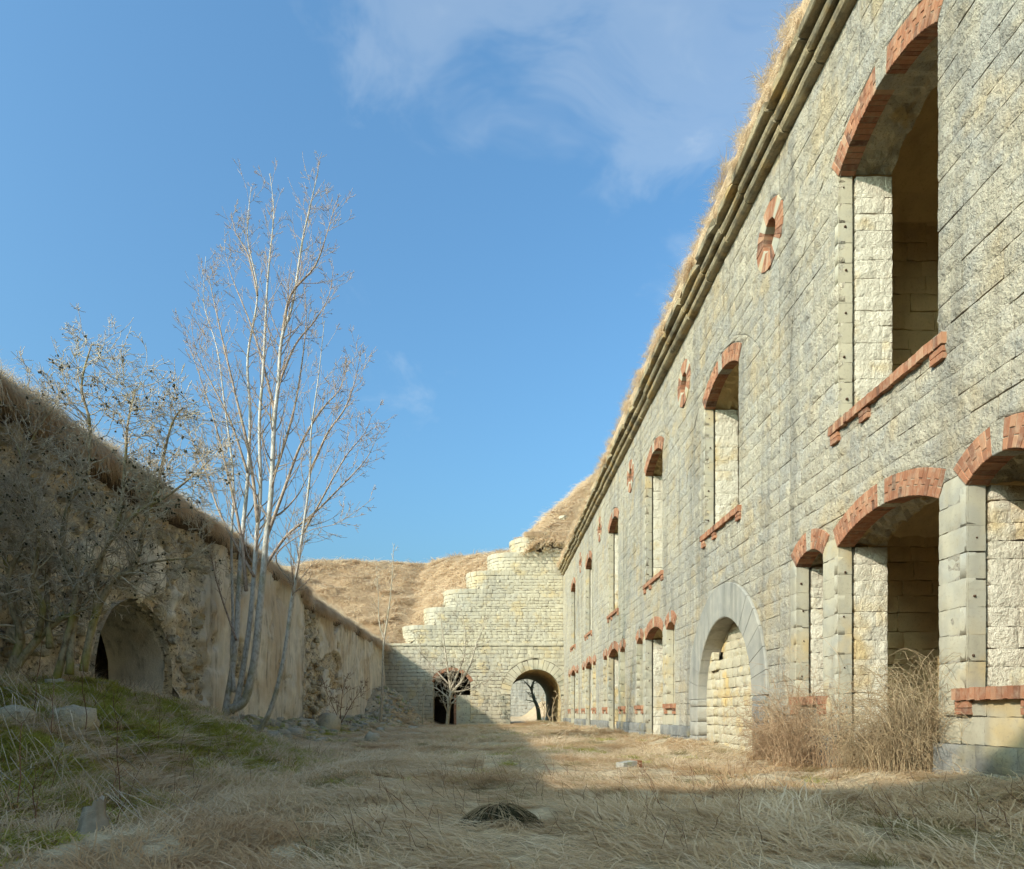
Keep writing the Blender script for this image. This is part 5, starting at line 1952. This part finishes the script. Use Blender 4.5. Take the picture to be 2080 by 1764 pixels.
lump(-.19, .07, -.09, .12, -.06, .115, 'mortar_block', 'boulder', .7)
for k in range(3):
    lump(.074, .15, -.10 + .075 * k, -.03 + .075 * k, -.06, .112, 'brick', 'cutwood', .35 + .2 * k)
# stalks and canes
mb, mb2 = MB(), MB()
for (xa, ya, xb, yb, Y_) in ((243, 1640, 233, 1400, 6.0), (30, 1730, 40, 1470, 5.0), (66, 1715, 72, 1560, 4.9), (60, 1500, 85, 1300, 7.5), (175, 1480, 165, 1330, 7.4), (235, 1640, 232, 1560, 6.2), (100, 1560, 108, 1400, 6.6), (318, 1600, 325, 1420, 8.2), (410, 1530, 400, 1420, 12.5)):
    a, b = PX(xa, ya, Y_), PX(xb, yb, Y_ + .1)
    a.z = min(a.z, float(gz(a.x, Y_)))
    pts = [a.lerp(b, t / 7) + Vector((rgL.gauss(0, .008), rgL.gauss(0, .01), 0)) for t in range(8)]
    tube(mb, pts, [.006 - .0005 * k for k in range(8)], 4, rgL.random())
    for s in range(6):
        i = rgL.randrange(2, 8)
        q = pts[i]
        dd = Vector((rgL.gauss(0, 1), rgL.gauss(0, .6), .9)).normalized()
        L_ = rgL.uniform(.06, .28)
        tube(mb, [q, q + dd * L_ * .5, q + dd * L_ + Vector((0, 0, .03))], [.0025, .002, .0015], 3, rgL.random(), cap=False)
for k in range(260):
    y_, x_ = rgL.uniform(4.6, 13), LX + rgL.uniform(.4, 4.6)
    q = Vector((x_, y_, float(gz(x_, y_))))
    dd = Vector((rgL.gauss(0, .5), rgL.gauss(0, .4), 1)).normalized()
    L_ = rgL.uniform(.15, .55)
    pts = [q + dd * L_ * t / 4 + Vector((rgL.gauss(0, .01), rgL.gauss(0, .01), 0)) for t in range(5)]
    tube(mb if k % 3 else mb2, pts, [.0035, .003, .0026, .002, .0015], 3, rgL.random(), cap=False)
for k in range(80):
    y_ = rgL.uniform(5.2, 8.5)
    x_ = -(1002 / FP) * y_ + rgL.uniform(-.3, 1.5)
    q = Vector((x_, y_, float(gz(x_, y_)) + rgL.uniform(.02, .22)))
    L_ = rgL.uniform(.3, .7)
    dd = Vector((rgL.gauss(.85, .3), rgL.gauss(-.35, .35), 0)).normalized()
    pts = []
    for t in range(6):
        w_ = q + dd * L_ * t / 5
        w_.z = float(gz(w_.x, w_.y)) + .02 + (.22 * (1 - t / 5)) * (k % 4 > 0) + rgL.uniform(0, .02)
        pts.append(w_)
    tube(mb2, pts, [.0034, .0032, .003, .0026, .0022, .0015], 3, rgL.random(), cap=False)
tag(mb.build('dry_stalks', M['stalk']), 'thin red brown dry stalks standing on and before the mound', 'stalks', kind='stuff')
tag(mb2.build('bleached_canes', M['deadwood']), 'bleached fallen canes lying over the left mound', 'canes', kind='stuff')
# dark weed stems in the right foreground
mb = MB()
for k in range(330):
    y_ = rgL.uniform(4.2, 9.5)
    x_ = rgL.uniform(-1.2, 4.6)
    q = Vector((x_, y_, float(gz(x_, y_))))
    dd = Vector((rgL.gauss(-.35, .4), rgL.gauss(0, .4), 1)).normalized()
    L_ = rgL.uniform(.10, .34)
    pts = [q + dd * L_ * t / 4 + Vector((rgL.gauss(0, .008), rgL.gauss(0, .008), 0)) for t in range(5)]
    tube(mb, pts, [.0024, .0022, .002, .0016, .0012], 3, rgL.random() * .5, cap=False)
tag(mb.build('weed_stems', M['stalk']), 'fine dark weed stems rising from the foreground grass', 'stalks', kind='stuff')
